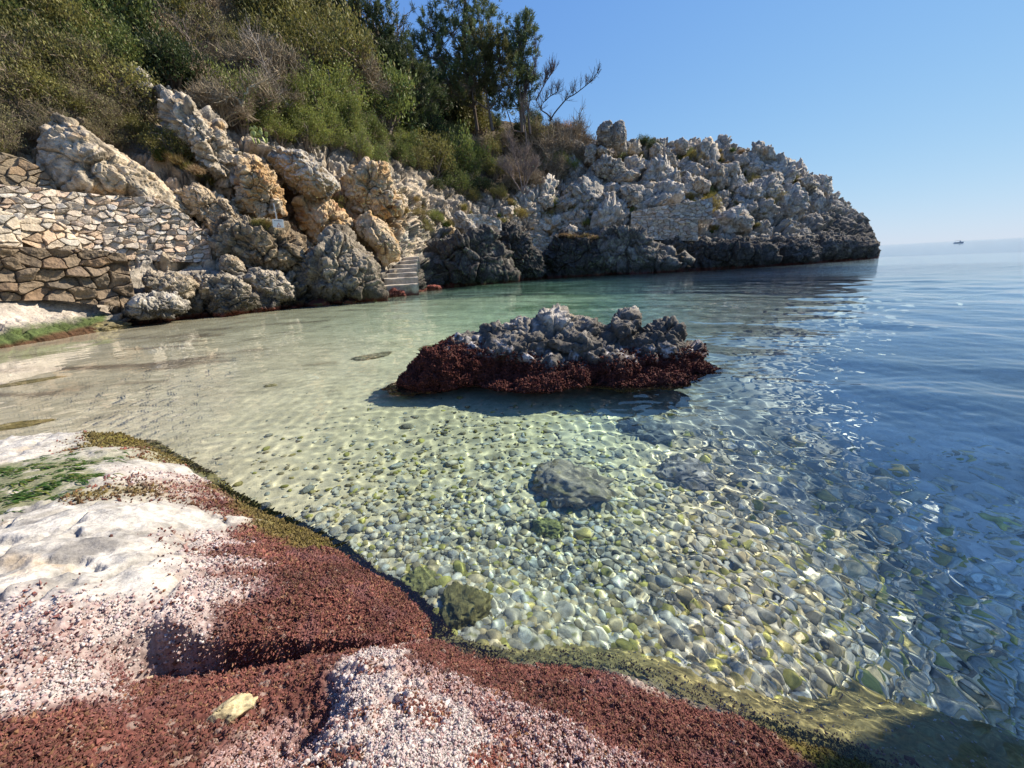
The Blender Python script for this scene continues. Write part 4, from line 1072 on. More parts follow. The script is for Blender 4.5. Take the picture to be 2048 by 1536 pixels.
# pale slabs and outcrops of the left cliff
outlined_rock('long pale slanting slab of rock above the tall dry-stone wall', [(112, 225), (150, 240), (205, 290), (262, 325), (318, 362), (355, 395), (396, 452), (412, 480), (385, 470), (345, 440), (300, 412), (200, 402), (110, 390), (80, 340), (88, 265)], 16.6, 1.0, 20, cf(0, .35, 20, False, .6, .5), 7, .055, .5, .03)
outlined_rock('pale cracked rock rib behind the slanting slab', [(350, 380), (385, 368), (430, 385), (470, 420), (480, 450), (450, 455), (420, 445), (385, 430)], 16.9, .7, 21, cf(0, .4, 21, False, .4, .5), 7, .1, .6, .03)
outlined_rock('tall pale craggy outcrop below the leafless scrub', [(330, 190), (372, 190), (400, 225), (440, 262), (480, 330), (505, 400), (470, 410), (430, 370), (400, 330), (370, 300), (340, 250)], 18.6, 1.2, 22, cf(0, .3, 22, False, .6, .3), 7, .12, .6, .04)
outlined_rock('yellow ochre craggy face above the brown pitted block', [(478, 320), (510, 312), (540, 350), (560, 390), (566, 430), (540, 442), (500, 440), (470, 430), (480, 380)], 17.4, .9, 23, cf(0, .62, 23, False, .4, .4), 7, .13, .6, .05)
outlined_rock('grey boulder perched highest on the left slope among scrub', [(238, 150), (262, 136), (296, 148), (302, 165), (280, 172), (250, 170)], 20.6, .6, 24, cf(.1, .05, 24, False, .5), 6, .08, .6, .02)
outlined_rock('grey boulder just below the highest one on the left slope', [(270, 172), (300, 166), (312, 185), (304, 202), (280, 196)], 20.0, .5, 25, cf(.05, .05, 25, False, .6), 6, .08, .6, .02)
outlined_rock('dark blue-grey rounded boulder beside the pair of perched boulders', [(306, 178), (322, 172), (340, 186), (340, 204), (318, 205)], 19.8, .45, 26, cf(.5, 0, 26, False, .2), 6, .06, .5, .02)
outlined_rock('rusty rock knob with grass on top, right of the overhanging boulder', [(690, 380), (700, 340), (735, 322), (765, 335), (785, 372), (800, 420), (770, 430), (720, 425)], 20.6, 1.2, 27, cf(0, .5, 27, False, .4, .4), 7, .12, .6, .05)
outlined_rock('smooth brown rock face dropping to the stone steps', [(700, 440), (740, 425), (770, 450), (800, 490), (796, 520), (768, 532), (752, 500), (720, 470)], 19.0, .9, 28, cf(.05, .6, 28, False, .3, .4), 7, .06, .5, .03)
outlined_rock('orange rock under the overhanging boulder, in half shade', [(590, 400), (640, 398), (690, 420), (700, 460), (660, 470), (630, 490), (600, 455)], 18.9, .7, 29, cf(.1, .7, 29, False, .1, .5), 6, .12, .6, .05)
outlined_rock('grey rock spur pointing down beside the small upper wall', [(905, 425), (920, 422), (945, 445), (955, 470), (930, 470), (910, 450)], 25.2, .6, 30, cf(.1, .2, 30, False, .5), 6, .1, .6, .03)
# standing rock tower and the named big blocks of the headland
outlined_rock('left half of the split rock tower standing on the skyline', [(1194, 285), (1196, 258), (1206, 246), (1222, 243), (1228, 262), (1228, 292), (1210, 296)], 39.0, 1.0, 40, cf(.1, .1, 40, False, .3), 6, .07, .5, .04)
outlined_rock('right half of the split rock tower, its taller jagged pillar', [(1226, 295), (1226, 250), (1236, 240), (1248, 246), (1252, 270), (1250, 300), (1238, 304)], 38.8, 1.0, 41, cf(.1, .15, 41, False, .3), 6, .07, .5, .04)
BIG = [([(1180, 330), (1205, 318), (1240, 322), (1258, 345), (1252, 362), (1222, 366), (1195, 352)], 36.6), ([(1216, 366), (1262, 342), (1280, 348), (1262, 362), (1240, 366)], 36.3),
       ([(1133, 292), (1150, 282), (1168, 290), (1168, 312), (1150, 320), (1136, 312)], 38.8), ([(1166, 300), (1185, 288), (1194, 305), (1186, 330), (1168, 330)], 38.2),
       ([(1300, 300), (1312, 286), (1324, 298), (1322, 325), (1304, 326)], 40.5), ([(1322, 322), (1334, 298), (1350, 315), (1356, 335), (1330, 342)], 40.2), ([(1330, 368), (1358, 342), (1362, 368), (1348, 376)], 38.0),
       ([(1238, 376), (1262, 374), (1284, 395), (1286, 416), (1250, 414)], 34.8), ([(1168, 384), (1190, 380), (1210, 398), (1208, 410), (1180, 408)], 34.5), ([(1204, 388), (1228, 384), (1240, 402), (1228, 410), (1208, 404)], 34.3),
       ([(1070, 398), (1090, 390), (1104, 396), (1106, 412), (1090, 420), (1072, 412)], 33.2), ([(1002, 416), (1026, 414), (1027, 434), (1006, 436)], 30.6), ([(1318, 376), (1345, 372), (1380, 380), (1400, 388), (1360, 398), (1322, 396)], 37.6),
       ([(1380, 370), (1400, 352), (1420, 368), (1418, 386), (1390, 388)], 38.2), ([(1128, 462), (1140, 450), (1152, 454), (1156, 470), (1132, 472)], 31.6), ([(1192, 300), (1202, 294), (1214, 300), (1212, 312), (1198, 312)], 38.0),
       ([(1262, 290), (1278, 282), (1282, 300), (1272, 315), (1260, 310)], 40.2), ([(1350, 285), (1366, 276), (1378, 290), (1372, 312), (1356, 308)], 42.0), ([(1395, 292), (1410, 280), (1420, 292), (1416, 310), (1398, 310)], 42.6),
       ([(1460, 440), (1490, 425), (1510, 440), (1500, 462), (1470, 466)], 37.4), ([(1440, 330), (1475, 325), (1482, 350), (1452, 355)], 41.5), ([(1530, 352), (1560, 345), (1572, 368), (1545, 376)], 43.6), ([(1590, 360), (1620, 352), (1640, 372), (1612, 382)], 45.0)]
BL_ = ['broad pitted grey block below the split rock tower', 'tilted slab under the right edge of the broad pitted block', 'rounded boulder left of the rock tower beside the rust-coloured shrub', 'upright grey block between the rounded boulder and the rock tower',
       'pointed upright grey stone on the headland right of the dark skyline shrub', 'leaning grey stone just right of the pointed upright one', 'triangular grey stone in the middle of the headland', 'big cream-fronted block above the terrace walls of the headland',
       'cream-stained boulder at the lower left of the headland slope', 'pale split boulder right beside the cream-stained one', 'lone blue-grey boulder among tufts under the bare bush', 'square white-grey block behind the small upper wall', 'long flat pale ledge block above the headland terraces',
       'pyramid-like pale block right of the triangular grey stone', 'small pale boulder on the path above the golden grass cap', 'small cube of rock at the tower\'s foot', 'grey block right behind the rock tower', 'skyline rock cluster\'s knobbly left crag', 'skyline crag with a sharp nub on the headland top',
       'rounded pale block above the long black sea cliff', 'squarish grey block high on the headland slope', 'grey block near the upper edge of the falling skyline', 'last pale block before the dark headland tip']
for k, ((pl, R), lb) in enumerate(zip(BIG, BL_)):
    outlined_rock(lb, pl, R, .55 + .015 * max(p[0] for p in pl) * 0 + .4, 50 + k, cf(.03, .12 + .12 * (k % 3 == 1), 50 + k, False, .75, .25), 6 if k < 8 else 5, .1, .6, .04)

# many more boulders strewn over the headland
sr = np.random.default_rng(31)
sm = rock_mat('headland_boulder', 2.4, .9, .04, .5, .92, rnd=.4)
SP = []
for k in range(9):
    v, f = ico(5); rad = star_rock(v, 700 + k, 11, .74)
    t1, e1, I1 = facets(v * 1.7 + k * 3 + .1 * fbm(v * 3, 3, k)[:, None], k); t2, e2, _ = facets(v * 4.2 + k, k + 4)
    rad = rad * (1 + .16 * (sstep(0, .12, e1) - .8) + .38 * t1 + .22 * (I1 - .5) + .05 * (sstep(0, .2, e2) - .7) + .1 * t2 + .08 * fbm(v * 4 + k * 5, 4, k))
    co = v * rad[:, None] * np.array([1, .85, .9 + .25 * sr.random()])
    SP.append(mkmesh('headland_boulder', co, f, sm, np.clip(limestone(co * 1.3 + k * 11, 80 + k, .02, .14 + .25 * (k % 4 == 2), False, .8), .02, .7)))
HEADP = np.array([(1140, 300), (1190, 300), (1260, 300), (1330, 290), (1420, 292), (1500, 305), (1570, 325), (1640, 370), (1660, 410), (1600, 430), (1540, 440), (1440, 462), (1390, 440), (1290, 425), (1200, 450), (1100, 460), (1040, 430), (1060, 400), (1100, 385), (1150, 360)], float)
n_ = 0; tries = 0; placed = []
while n_ < 170 and tries < 6000:
    tries += 1
    q_ = sr.uniform((1030, 285), (1665, 470))
    if not polydist(q_[None], HEADP)[1][0]: continue
    p, nn = hit(*q_)
    if p is None: continue
    if any((p[0] - a) ** 2 + (p[1] - b) ** 2 < (.5 * (s1)) ** 2 for a, b, s1 in placed[-60:]): continue
    s_ = .3 + .8 * sr.random() ** 1.8
    placed.append((p[0], p[1], s_))
    o = bpy.data.objects.new('headland_boulder', SP[int(sr.integers(9))]); COL.objects.link(o)
    o.location = p + nn * s_ * .05; o.scale = (s_ * (.8 + .5 * sr.random()), s_ * (.8 + .4 * sr.random()), s_ * (.75 + .6 * sr.random()))
    o.rotation_euler = (sr.normal(0, .35), sr.normal(0, .35), sr.random() * 6.28)
    tag(o, 'weathered grey limestone boulder among many on the headland slope', 'rock', 'boulders strewn over the headland'); n_ += 1
# rocks along the foot of the cliff walls, breaking the waterline
for k, (x_, y_) in enumerate([(232, 642), (262, 640), (390, 634), (575, 614), (600, 612), (640, 611), (700, 607), (745, 602), (800, 592), (815, 588), (905, 573), (960, 567), (1040, 560)]):
    p = onz(x_, y_); s_ = .12 + .16 * sr.random()
    if k > 9: p = at(x_, y_, float(fW(np.array([x_]))[0]) - .4)
    v, f = ico(4); rad = star_rock(v, 800 + k, 10, .75) * (1 + .2 * fbm(v * 2 + k, 3, k))
    cc = mixc(RED * 1.1, np.array([.12, .1, .04]), sstep(0, .3, fbm(v * 2 + k, 3, 5)))
    o = link('shoreline_rock', mkmesh('shoreline_rock', v * rad[:, None] * (1.3, 1, .7), f, sm, cc), loc=(p[0], p[1], .03)); o.scale = (s_,) * 3
    tag(o, 'low dark red weed-covered rock at the foot of the cliff, just breaking the water', 'rock', 'weedy rocks along the waterline')

# out of the picture to the right: the cliff whose shadow lies over the deep near corner of the cove
v, f = ico(6); rad = star_rock(v, 901, 14, .8) * (1 + .12 * fbm(v * 2.5, 5, 3) + .05 * ridged(v * 6, 4, 4))
rad = rad * (1 / np.maximum(np.abs(v[:, 2]), np.hypot(v[:, 0], v[:, 1]))) ** .8
Wp = v * rad[:, None] * (1.6, 1.1, 4.6)
o = link('cliff_rock', mkmesh('cliff_rock', Wp, f, bm_, np.clip(limestone(Wp, 9, .2, .2), .02, .7)), loc=(6.0, 1.80, .4))
tag(o, 'tall grey cliff rock beside the near shore, casting its shade over the deep water', 'rock')
# ------------------------------------------------------------------ dry-stone walls
wall_m = rock_mat('dry_stone', 3.0, .8, .02, .4, .92)
def resample(pl, n):
    pl = np.array(pl, float); s = np.r_[0, np.cumsum(np.hypot(*np.diff(pl[:, :2], axis=0).T))]
    t = np.linspace(0, s[-1], n)
    return np.stack([np.interp(t, s, pl[:, k]) for k in range(pl.shape[1])], -1)
def stone_wall(label, top, bot, R0, R1, cell, seed, tone=(.50, .42, .31), relief=.06, thick=.5, ns=260, nt=90, dark=.0):
    T = resample(top, ns); B = resample(bot, ns); Rr = np.linspace(R0, R1, ns)
    PT = at(T[:, 0], T[:, 1], Rr); PB = at(B[:, 0], B[:, 1], Rr - .12)
    L_ = np.r_[0, np.cumsum(np.linalg.norm(np.diff(PB[:, :2], axis=0), axis=1))]
    hgt = (PT[:, 2] - PB[:, 2])
    t = np.linspace(0, 1, nt)
    front = PB[None] * (1 - t)[:, None, None] + PT[None] * t[:, None, None]
    out = np.stack([-PB[:, 0], -PB[:, 1]], -1); tg = np.gradient(PB[:, :2], axis=0); nrm = np.stack([tg[:, 1], -tg[:, 0]], -1)
    nrm *= np.sign((nrm * out).sum(1))[:, None]; nrm /= np.linalg.norm(nrm, axis=1)[:, None] + 1e-9
    X = np.tile(L_[None], (nt, 1)); Z = PB[None, :, 2] + t[:, None] * hgt[None]
    wx = X + .2 * cell * 3 * fbm(np.c_[X.ravel() / cell * .5, Z.ravel() / cell * .5, Z.ravel() * 0 + seed], 4, seed).reshape(X.shape)
    wz2 = Z + .16 * cell * 3 * fbm(np.c_[X.ravel() / cell * .5, Z.ravel() / cell * .5, Z.ravel() * 0 + seed + 9], 3, seed + 1).reshape(X.shape)
    F1, F2, ID = worley2(wx / cell / 1.25, wz2 / cell / .8, seed, .85)
    e = F2 - F1
    f3 = np.c_[X.ravel() * 4, Z.ravel() * 4, np.full(X.size, seed * 3.)]
    nz = fbm(f3, 4, seed + 2).reshape(X.shape)
    d = relief * (sstep(.0, .12, e) * (.35 + 1.1 * ID) - .6) + relief * .55 * nz * sstep(0, .2, e) + relief * .9 * tilt2(wx / cell / 1.25, wz2 / cell / .8, seed, .85) * sstep(0, .1, e)
    edge = np.minimum(1, np.minimum(np.arange(ns), np.arange(ns)[::-1])[None] / 4.) 
    front[..., 0] += nrm[None, :, 0] * d * edge; front[..., 1] += nrm[None, :, 1] * d * edge
    front[-1, :, 2] += .05 * fbm(np.c_[L_ * 2.5, L_ * 0, L_ * 0 + seed], 3, 4)
    nb = 5
    back = front[-1][None] - np.concatenate([nrm, np.zeros((ns, 1))], 1)[None] * (np.linspace(0, 1, nb)[1:] * thick)[:, None, None]
    back[..., 2] += (.03 * fbm(back.reshape(-1, 3) * 4, 3, seed)).reshape(back.shape[:2])
    down = back[-1].copy(); down[:, 2] = PB[:, 2] - .2
    G_ = np.concatenate([front, back, down[None]])
    tone = np.array(tone)
    idm = ID[..., None]
    c = tone * (.72 + .55 * ((idm * 7.31) % 1)) * np.where((idm * 13.7) % 1 > .72, [1.05, .93, .85], [1, 1, 1]) * np.where((idm * 5.1) % 1 > .75, [.88, .95, 1.05], [1, 1, 1])
    c = mixc(c, np.array([.20, .165, .12]), sstep(.07, .02, e) * .75)
    c = mixc(c, c * .55, sstep(.1, .45, nz) * .5)
    if dark: c = mixc(c, np.array([.12, .10, .075]) * (.7 + .6 * idm), dark)
    cb = np.tile(tone * .95, (nb, ns, 1)).reshape(nb, ns, 3)[: nb]
    C_ = np.concatenate([c, cb[: len(G_) - nt]])
    P_ = G_.reshape(-1, 3); fq = gridq(len(G_), ns); nn = vnormals(P_, fq)
    if (nn[: nt * ns, :2].reshape(nt, ns, 2) * nrm[None]).sum(-1).mean() < 0: fq = fq[:, ::-1]
    org = np.array([*PB[ns // 2, :2], PB[:, 2].min()])
    o = link('stone_wall', mkmesh('stone_wall', P_ - org, fq, wall_m, np.clip(C_.reshape(-1, 3), .01, .7)), loc=org)
    tag(o, label, 'wall'); return o
stone_wall('tall pale dry-stone wall with a level capped top under the slanting slab', [(-70, 362), (0, 369), (100, 378), (200, 391), (300, 394), (318, 398), (375, 432), (420, 474)],
           [(-70, 480), (0, 490), (100, 500), (200, 515), (300, 522), (375, 524), (424, 526)], 14.9, 15.9, .17, 1, (.52, .445, .355), .085, .5, 420, 130)
stone_wall('short pale terrace wall with a mossy left end before the tall wall', [(30, 444), (60, 434), (108, 440), (130, 452), (160, 480)], [(28, 478), (80, 498), (120, 498), (165, 500)], 14.2, 14.5, .2, 2, (.50, .42, .31), .06, .5, 130, 50)
stone_wall('rough brown lower wall of big rounded stones above the shore ledge', [(-70, 486), (0, 490), (100, 497), (200, 502), (252, 508)], [(-70, 604), (0, 602), (100, 600), (200, 610), (275, 618)], 13.1, 13.9, .3, 3, (.20, .15, .10), .17, .9, 300, 100, .25)
stone_wall('weathered upper wall half hidden by the grey shrubs', [(-70, 298), (0, 304), (45, 316), (85, 338), (110, 366)], [(-70, 372), (0, 374), (45, 382), (85, 386), (116, 388)], 15.9, 16.1, .22, 4, (.33, .26, .17), .07, .5, 190, 60, .3)
stone_wall('lower headland terrace wall behind the stepped black rocks', [(1262, 438), (1330, 437), (1396, 437)], [(1262, 478), (1330, 480), (1396, 482)], 32.5, 32.9, .3, 5, (.52, .45, .35), .14, .6, 150, 55)
stone_wall('upper headland terrace wall rising to the right', [(1262, 424), (1300, 416), (1350, 408), (1395, 402), (1425, 394)], [(1262, 438), (1300, 438), (1350, 438), (1395, 440), (1425, 440)], 33.7, 34.2, .3, 6, (.52, .45, .35), .14, .6, 150, 55)
stone_wall('small pale wall right of the grey spur', [(915, 429), (960, 428), (985, 431), (1002, 440)], [(918, 458), (950, 466), (985, 466), (1004, 462)], 25.6, 26.4, .24, 7, (.50, .44, .34), .07, .5, 110, 50)
stone_wall('tiny pale wall capping the tallest sea-cliff block', [(940, 468), (960, 463), (986, 461)], [(944, 478), (965, 480), (990, 482)], 23.7, 24.0, .22, 8, (.46, .41, .32), .06, .5, 70, 30)
stone_wall('low pale wall on the sea cliff left of the golden grass cap', [(1048, 466), (1085, 472), (1128, 474)], [(1056, 498), (1085, 504), (1128, 500)], 29.2, 29.5, .26, 9, (.46, .40, .31), .08, .6, 110, 45)
stone_wall('ruined wall fragment at the far left of the terrace', [(-70, 418), (0, 421), (28, 428), (40, 446)], [(-70, 500), (0, 500), (28, 500), (46, 500)], 13.7, 13.9, .24, 10, (.52, .44, .33), .06, .6, 110, 60)

# ------------------------------------------------------------------ stone steps down to the water
st_m = rock_mat('step_stone', 4, .6, .012, .35, .9)
steps = empty('stone_steps', at(803, 585, 17.2), 'worn pale stone steps leading down to the water beside the dark cliff', 'steps'); so_ = np.array(steps.location)
for k, (x0, x1, y, R) in enumerate([(766, 836, 571, 17.2), (768, 836, 557, 17.6), (774, 834, 547, 18.0), (778, 834, 538, 18.4), (788, 835, 530, 18.8), (800, 836, 521, 19.2), (806, 838, 514, 19.6)]):
    a, b_ = at(x0, y, R), at(x1, y, R); d = (b_ - a)[:2]; w = np.hypot(*d); d /= w; bk = np.array([-d[1], d[0]])
    if bk @ a[:2] < 0: bk = -bk
    n1, n2, n3 = 34, 8, 9
    top = a[2]; deep = 1.0 if k < 6 else 1.6; hgt = .55
    s, t = np.meshgrid(np.linspace(0, w, n1), np.r_[np.linspace(0, 1, n3), np.linspace(0, 1, n2)[1:]]); row = np.arange(t.shape[0])[:, None] * np.ones_like(s)
    z = np.where(row < n3, top - hgt + hgt * t, top); q_ = np.where(row < n3, 0, deep * t)
    Pst = np.stack([a[0] + d[0] * s + bk[0] * q_, a[1] + d[1] * s + bk[1] * q_, z], -1).reshape(-1, 3)
    Pst += .035 * np.stack([fbm(Pst * 2.5 + k, 4, 1), fbm(Pst * 2.5 + k, 4, 2), fbm(Pst * 2.5 + k, 4, 3)], -1)
    edge = ((row == n3 - 1) * .025).ravel(); Pst[:, 2] -= edge
    cst = mixc(np.array([.46, .40, .31]), np.array([.30, .25, .18]), sstep(-.1, .4, fbm(Pst * 2.2, 4, 7)))
    cst = mixc(cst, RED, sstep(.2, .05, Pst[:, 2] + .1 * fbm(Pst * 5, 3, 2)))
    fq = gridq(t.shape[0], n1); nn = vnormals(Pst, fq)
    if nn[:, 2].mean() < 0: fq = fq[:, ::-1]
    link('step', mkmesh('step', Pst - so_, fq, st_m, cst), steps)

# ------------------------------------------------------------------ little warning board
def box_mesh(name, c, sx, sy, sz, mat, bev=.004):
    bm = bmesh.new(); bmesh.ops.create_cube(bm, size=1); bmesh.ops.scale(bm, vec=(sx, sy, sz), verts=bm.verts)
    bmesh.ops.bevel(bm, geom=list(bm.edges), offset=bev, segments=2, affect='EDGES'); bmesh.ops.translate(bm, vec=c, verts=bm.verts)
    me = bpy.data.meshes.new(name); bm.to_mesh(me); bm.free(); me.materials.append(mat); return me
p = at(557.5, 455, 15.3)
wb = plain_mat('board_paint', (.74, .70, .60), .6, 30, .12); gm = plain_mat('grey_print', (.22, .22, .22), .7); om = plain_mat('orange_print', (.62, .13, .04), .6); pmt = plain_mat('grey_wood', (.45, .43, .40), .8)
sg = empty('warning_board', p, 'small white warning board with an orange triangle, tied to a thin leaning post', 'sign'); sg.rotation_euler = (-.12, .06, math.radians(22))
link('board', box_mesh('board', (0, 0, .12), .31, .018, .25, wb), sg)
tri = bmesh.new()
vs_ = [tri.verts.new(x) for x in ((-.05, -.0105, .02), (.07, -.0105, .02), (.012, -.0105, .14), (-.028, -.0105, .034), (.048, -.0105, .034), (.011, -.0105, .11))]
for q_ in ((0, 1, 4, 3), (1, 2, 5, 4), (2, 0, 3, 5)): tri.faces.new([vs_[i] for i in q_])
bmesh.ops.solidify(tri, geom=list(tri.faces), thickness=.002)
me = bpy.data.meshes.new('triangle_mark'); tri.to_mesh(me); tri.free(); me.materials.append(om); link('triangle_mark', me, sg)
link('print_strip', box_mesh('print_strip', (0, -.0105, .2), .22, .003, .022, gm, .001), sg)
po = link('post', box_mesh('post', (-.01, .02, .36), .035, .03, .72, pmt), sg); po.rotation_euler = (0, -.07, 0)

# ------------------------------------------------------------------ boat far out on the horizon
p = onz(1918, 482.6, 0)
Rb = 280.; dd = ray(1918, 482); p = np.array([dd[0], dd[1]]) / np.hypot(dd[0], dd[1]) * Rb
boat = empty('motor_boat', (p[0], p[1], 0), 'small grey motor boat far out on the horizon', 'boat'); boat.rotation_euler[2] = math.radians(-46); boat.scale = (.5,) * 3
bh = plain_mat('boat_hull', (.42, .45, .5), .4); bd = plain_mat('boat_canopy', (.10, .11, .13), .6)
bm = bmesh.new(); secs = []
for t_, w_, d_ in ((-1, .75, .75), (-.5, .9, .75), (0, .9, .8), (.5, .7, .95), (.85, .3, 1.15), (1, .03, 1.3)):
    secs.append([bm.verts.new((t_ * 3.1, s_ * w_ * u_, z_)) for s_, u_, z_ in ((-1, 1, d_), (-1, .7, .1), (0, .15, -.2), (1, .7, .1), (1, 1, d_))])
for a, b_ in zip(secs[:-1], secs[1:]):
    for i in range(4): bm.faces.new((a[i], a[i + 1], b_[i + 1], b_[i]))
    bm.faces.new((a[4], a[0], b_[0], b_[4]))
bm.faces.new(secs[0])
bmesh.ops.recalc_face_normals(bm, faces=bm.faces); me = bpy.data.meshes.new('hull'); bm.to_mesh(me); bm.free(); me.materials.append(bh); link('hull', me, boat)
link('canopy', box_mesh('canopy', (-.5, 0, 2.25), 3.6, 1.5, .14, bd, .05), boat); link('windscreen', box_mesh('windscreen', (.9, 0, 1.4), 1.1, 1.3, .9, bh, .2), boat)
for sx in (-2.0, .9): link('canopy_post', box_mesh('canopy_post', (sx, .6, 1.5), .08, .08, 1.5, bd, .01), boat)

# ------------------------------------------------------------------ plants
def tubes(paths, radii, sides=4):
    """paths (m, n, 3), radii (m, n) -> one set of tapered tubes"""
    paths = np.asarray(paths, float); m, n, _ = paths.shape
    t = np.gradient(paths, axis=1); t /= np.linalg.norm(t, axis=2, keepdims=True) + 1e-9
    ref = np.where(np.abs(t[..., 2:3]) > .9, np.array([1., 0, 0]), np.array([0, 0, 1.]))
    a = np.cross(t, ref); a /= np.linalg.norm(a, axis=2, keepdims=True) + 1e-9; b_ = np.cross(t, a)
    th = np.arange(sides) / sides * 2 * PI
    v = paths[:, :, None] + radii[:, :, None, None] * (a[:, :, None] * np.cos(th)[None, None, :, None] + b_[:, :, None] * np.sin(th)[None, None, :, None])
    idx = np.arange(m * n * sides).reshape(m, n, sides)
    f = np.stack([idx[:, :-1], np.roll(idx[:, :-1], -1, 2), np.roll(idx[:, 1:], -1, 2), idx[:, 1:]], -1).reshape(-1, 4)
    return v.reshape(-1, 3), f
def leaves(P, D, ln, wd, r, droop=.0):
    """rhombic leaves at P pointing along D"""
    n = len(P); D = D / (np.linalg.norm(D, axis=1)[:, None] + 1e-9)
    s = np.cross(D, r.normal(size=(n, 3))); s /= np.linalg.norm(s, axis=1)[:, None] + 1e-9
    ln = ln * (.6 + .8 * r.random((n, 1))); wd = wd * (.7 + .6 * r.random((n, 1)))
    up = np.cross(s, D)
    a = P; m_ = P + D * ln * .5 + up * ln * .08; e_ = P + D * ln - np.array([0, 0, 1.]) * droop * ln
    co = np.stack([a, m_ + s * wd, e_, m_ - s * wd], 1).reshape(-1, 3)
    return co, np.arange(n * 4).reshape(n, 4)
bark_m = leaf_mat('bark', (1, 1, 1), .3, 0, .9, .1); fol_m = leaf_mat('foliage', (1, 1, 1), .45, .3, .55, .25); dry_m = leaf_mat('dry_twigs', (1, 1, 1), .4, .1, .9, .05)
KIND = {'olive': ((.24, .225, .065), (.085, .085, .03), 56, 84, .075, .020), 'mid': ((.19, .23, .06), (.065, .085, .03), 56, 88, .078, .023), 'dark': ((.075, .105, .038), (.028, .042, .018), 60, 92, .08, .026),
        'bright': ((.27, .295, .07), (.095, .12, .034), 60, 88, .07, .019), 'greyg': ((.27, .25, .115), (.12, .11, .05), 58, 52, .065, .016), 'rust': ((.50, .24, .06), (.26, .11, .03), 46, 60, .075, .026),
        'dry': ((.40, .33, .235), (.20, .16, .105), 60, 0, 0, 0), 'golden': ((.42, .33, .09), (.17, .15, .04), 50, 64, .085, .014)}
def make_shrub(kind, seed):
    r = np.random.default_rng(seed); c1, c2, nt, nl, ll, lw = KIND[kind]; c1, c2 = np.array(c1), np.array(c2)
    d = r.normal(size=(nt, 3)); d[:, 2] = abs(d[:, 2]) * .9 + .05; d /= np.linalg.norm(d, axis=1)[:, None]
    rad = (.5 + .6 * r.random(nt) ** .7) * (1 + .5 * fbm(d * 1.7 + seed, 2, seed))
    tip = d * rad[:, None] * (1, 1, 1.05); tip[:, 2] += .12
    base = r.normal(0, .12, (nt, 3)) * (1, 1, 0) - (0, 0, .25)
    t = np.linspace(0, 1, 6)[None, :, None]
    bend = r.normal(0, .12, (nt, 1, 3)) * np.sin(t * PI) + np.array([0, 0, .18]) * np.sin(t * PI)
    path = base[:, None] * (1 - t) + tip[:, None] * t + bend
    w = (.022 * (1 - t[..., 0]) + .006) * (.7 + .6 * r.random((nt, 1)))
    bv, bf = tubes(path, w, 3)
    bcol = np.tile(np.array([.20, .16, .12]) if kind != 'dry' else c1, (len(bv), 1)) * (.6 + .7 * np.repeat(r.random(nt), 18)[:, None])
    if kind == 'dry' or kind == 'greyg':
        ntw = 34 if kind == 'dry' else 12
        i = np.repeat(np.arange(nt), ntw); u = .35 + .65 * r.random(len(i)); k = (u * 5).astype(int).clip(0, 4); fr = (u * 5 - k)[:, None]
        st = path[i, k] * (1 - fr) + path[i, k + 1] * fr
        dr = d[i] * .7 + r.normal(0, .55, (len(i), 3)) + (0, 0, .25); dr /= np.linalg.norm(dr, axis=1)[:, None]
        ln = .16 + .3 * r.random((len(i), 1, 1)); tt = np.linspace(0, 1, 4)[None, :, None]
        tw = st[:, None] + dr[:, None] * ln * tt + r.normal(0, .07, (len(i), 1, 3)) * np.sin(tt * PI) 
        tv, tf = tubes(tw, (.0095 * (1 - .6 * tt[..., 0])) * np.ones((len(i), 1)), 3)
        tc_ = (c2 + (c1 - c2) * np.repeat(r.random(len(i)), 12)[:, None]) if kind == 'dry' else np.tile(np.array([.22, .175, .125]), (len(tv), 1)) * (.5 + .8 * np.repeat(r.random(len(i)), 12)[:, None])
        bf = np.concatenate([bf, tf + len(bv)]); bv = np.concatenate([bv, tv]); bcol = np.concatenate([bcol, tc_])
    bm_e = mkmesh('branches', bv, bf, dry_m if kind == 'dry' else bark_m, bcol, False)
    fm = None
    if nl:
        i = np.repeat(np.arange(nt), nl); n = len(i)
        sg_ = .085 + .08 * r.random(nt)
        P_ = tip[i] + r.normal(0, 1, (n, 3)) * sg_[i][:, None] - d[i] * (r.random((n, 1)) ** 2) * .3
        D_ = d[i] * .8 + r.normal(0, .6, (n, 3)) + (0, 0, .35)
        lv, lf = leaves(P_, D_, ll, lw, r)
        sh = np.clip(r.random(nt)[i] * .7 + r.random(n) * .5, 0, 1)
        lc = c2 + (c1 - c2) * sh[:, None]
        lc = mixc(lc, np.array([.26, .20, .08]), (r.random(n) < .05) * .8)
        fm = mkmesh('foliage', lv, lf, fol_m, np.repeat(lc, 4, 0), False)
    return fm, bm_e
SHR = {k: [make_shrub(k, 40 + 10 * j + i) for i in range(4 if k not in ('rust', 'golden') else 2)] for j, k in enumerate(KIND)}
LOOK = {'olive': 'olive-green leafy shrub', 'mid': 'mid-green leafy shrub', 'dark': 'dark green dense shrub', 'bright': 'fresh green sunlit shrub', 'greyg': 'grey-green twiggy shrub', 'rust': 'rust-orange autumn-coloured shrub',
        'dry': 'leafless grey-brown twiggy bush', 'golden': 'golden dry broom-like shrub'}
pl = np.random.default_rng(77)
def put_shrub(kind, p, s, label, group=None, sq=1.0):
    fm, be = SHR[kind][int(pl.integers(len(SHR[kind])))]
    o = empty('shrub', p, label, 'shrub', group); o.rotation_euler = (pl.normal(0, .12), pl.normal(0, .12), pl.random() * 6.28)
    o.scale = (s, s, s * sq * (.9 + .25 * pl.random()))
    if fm: link('foliage', fm, o)
    link('branches', be, o); return o
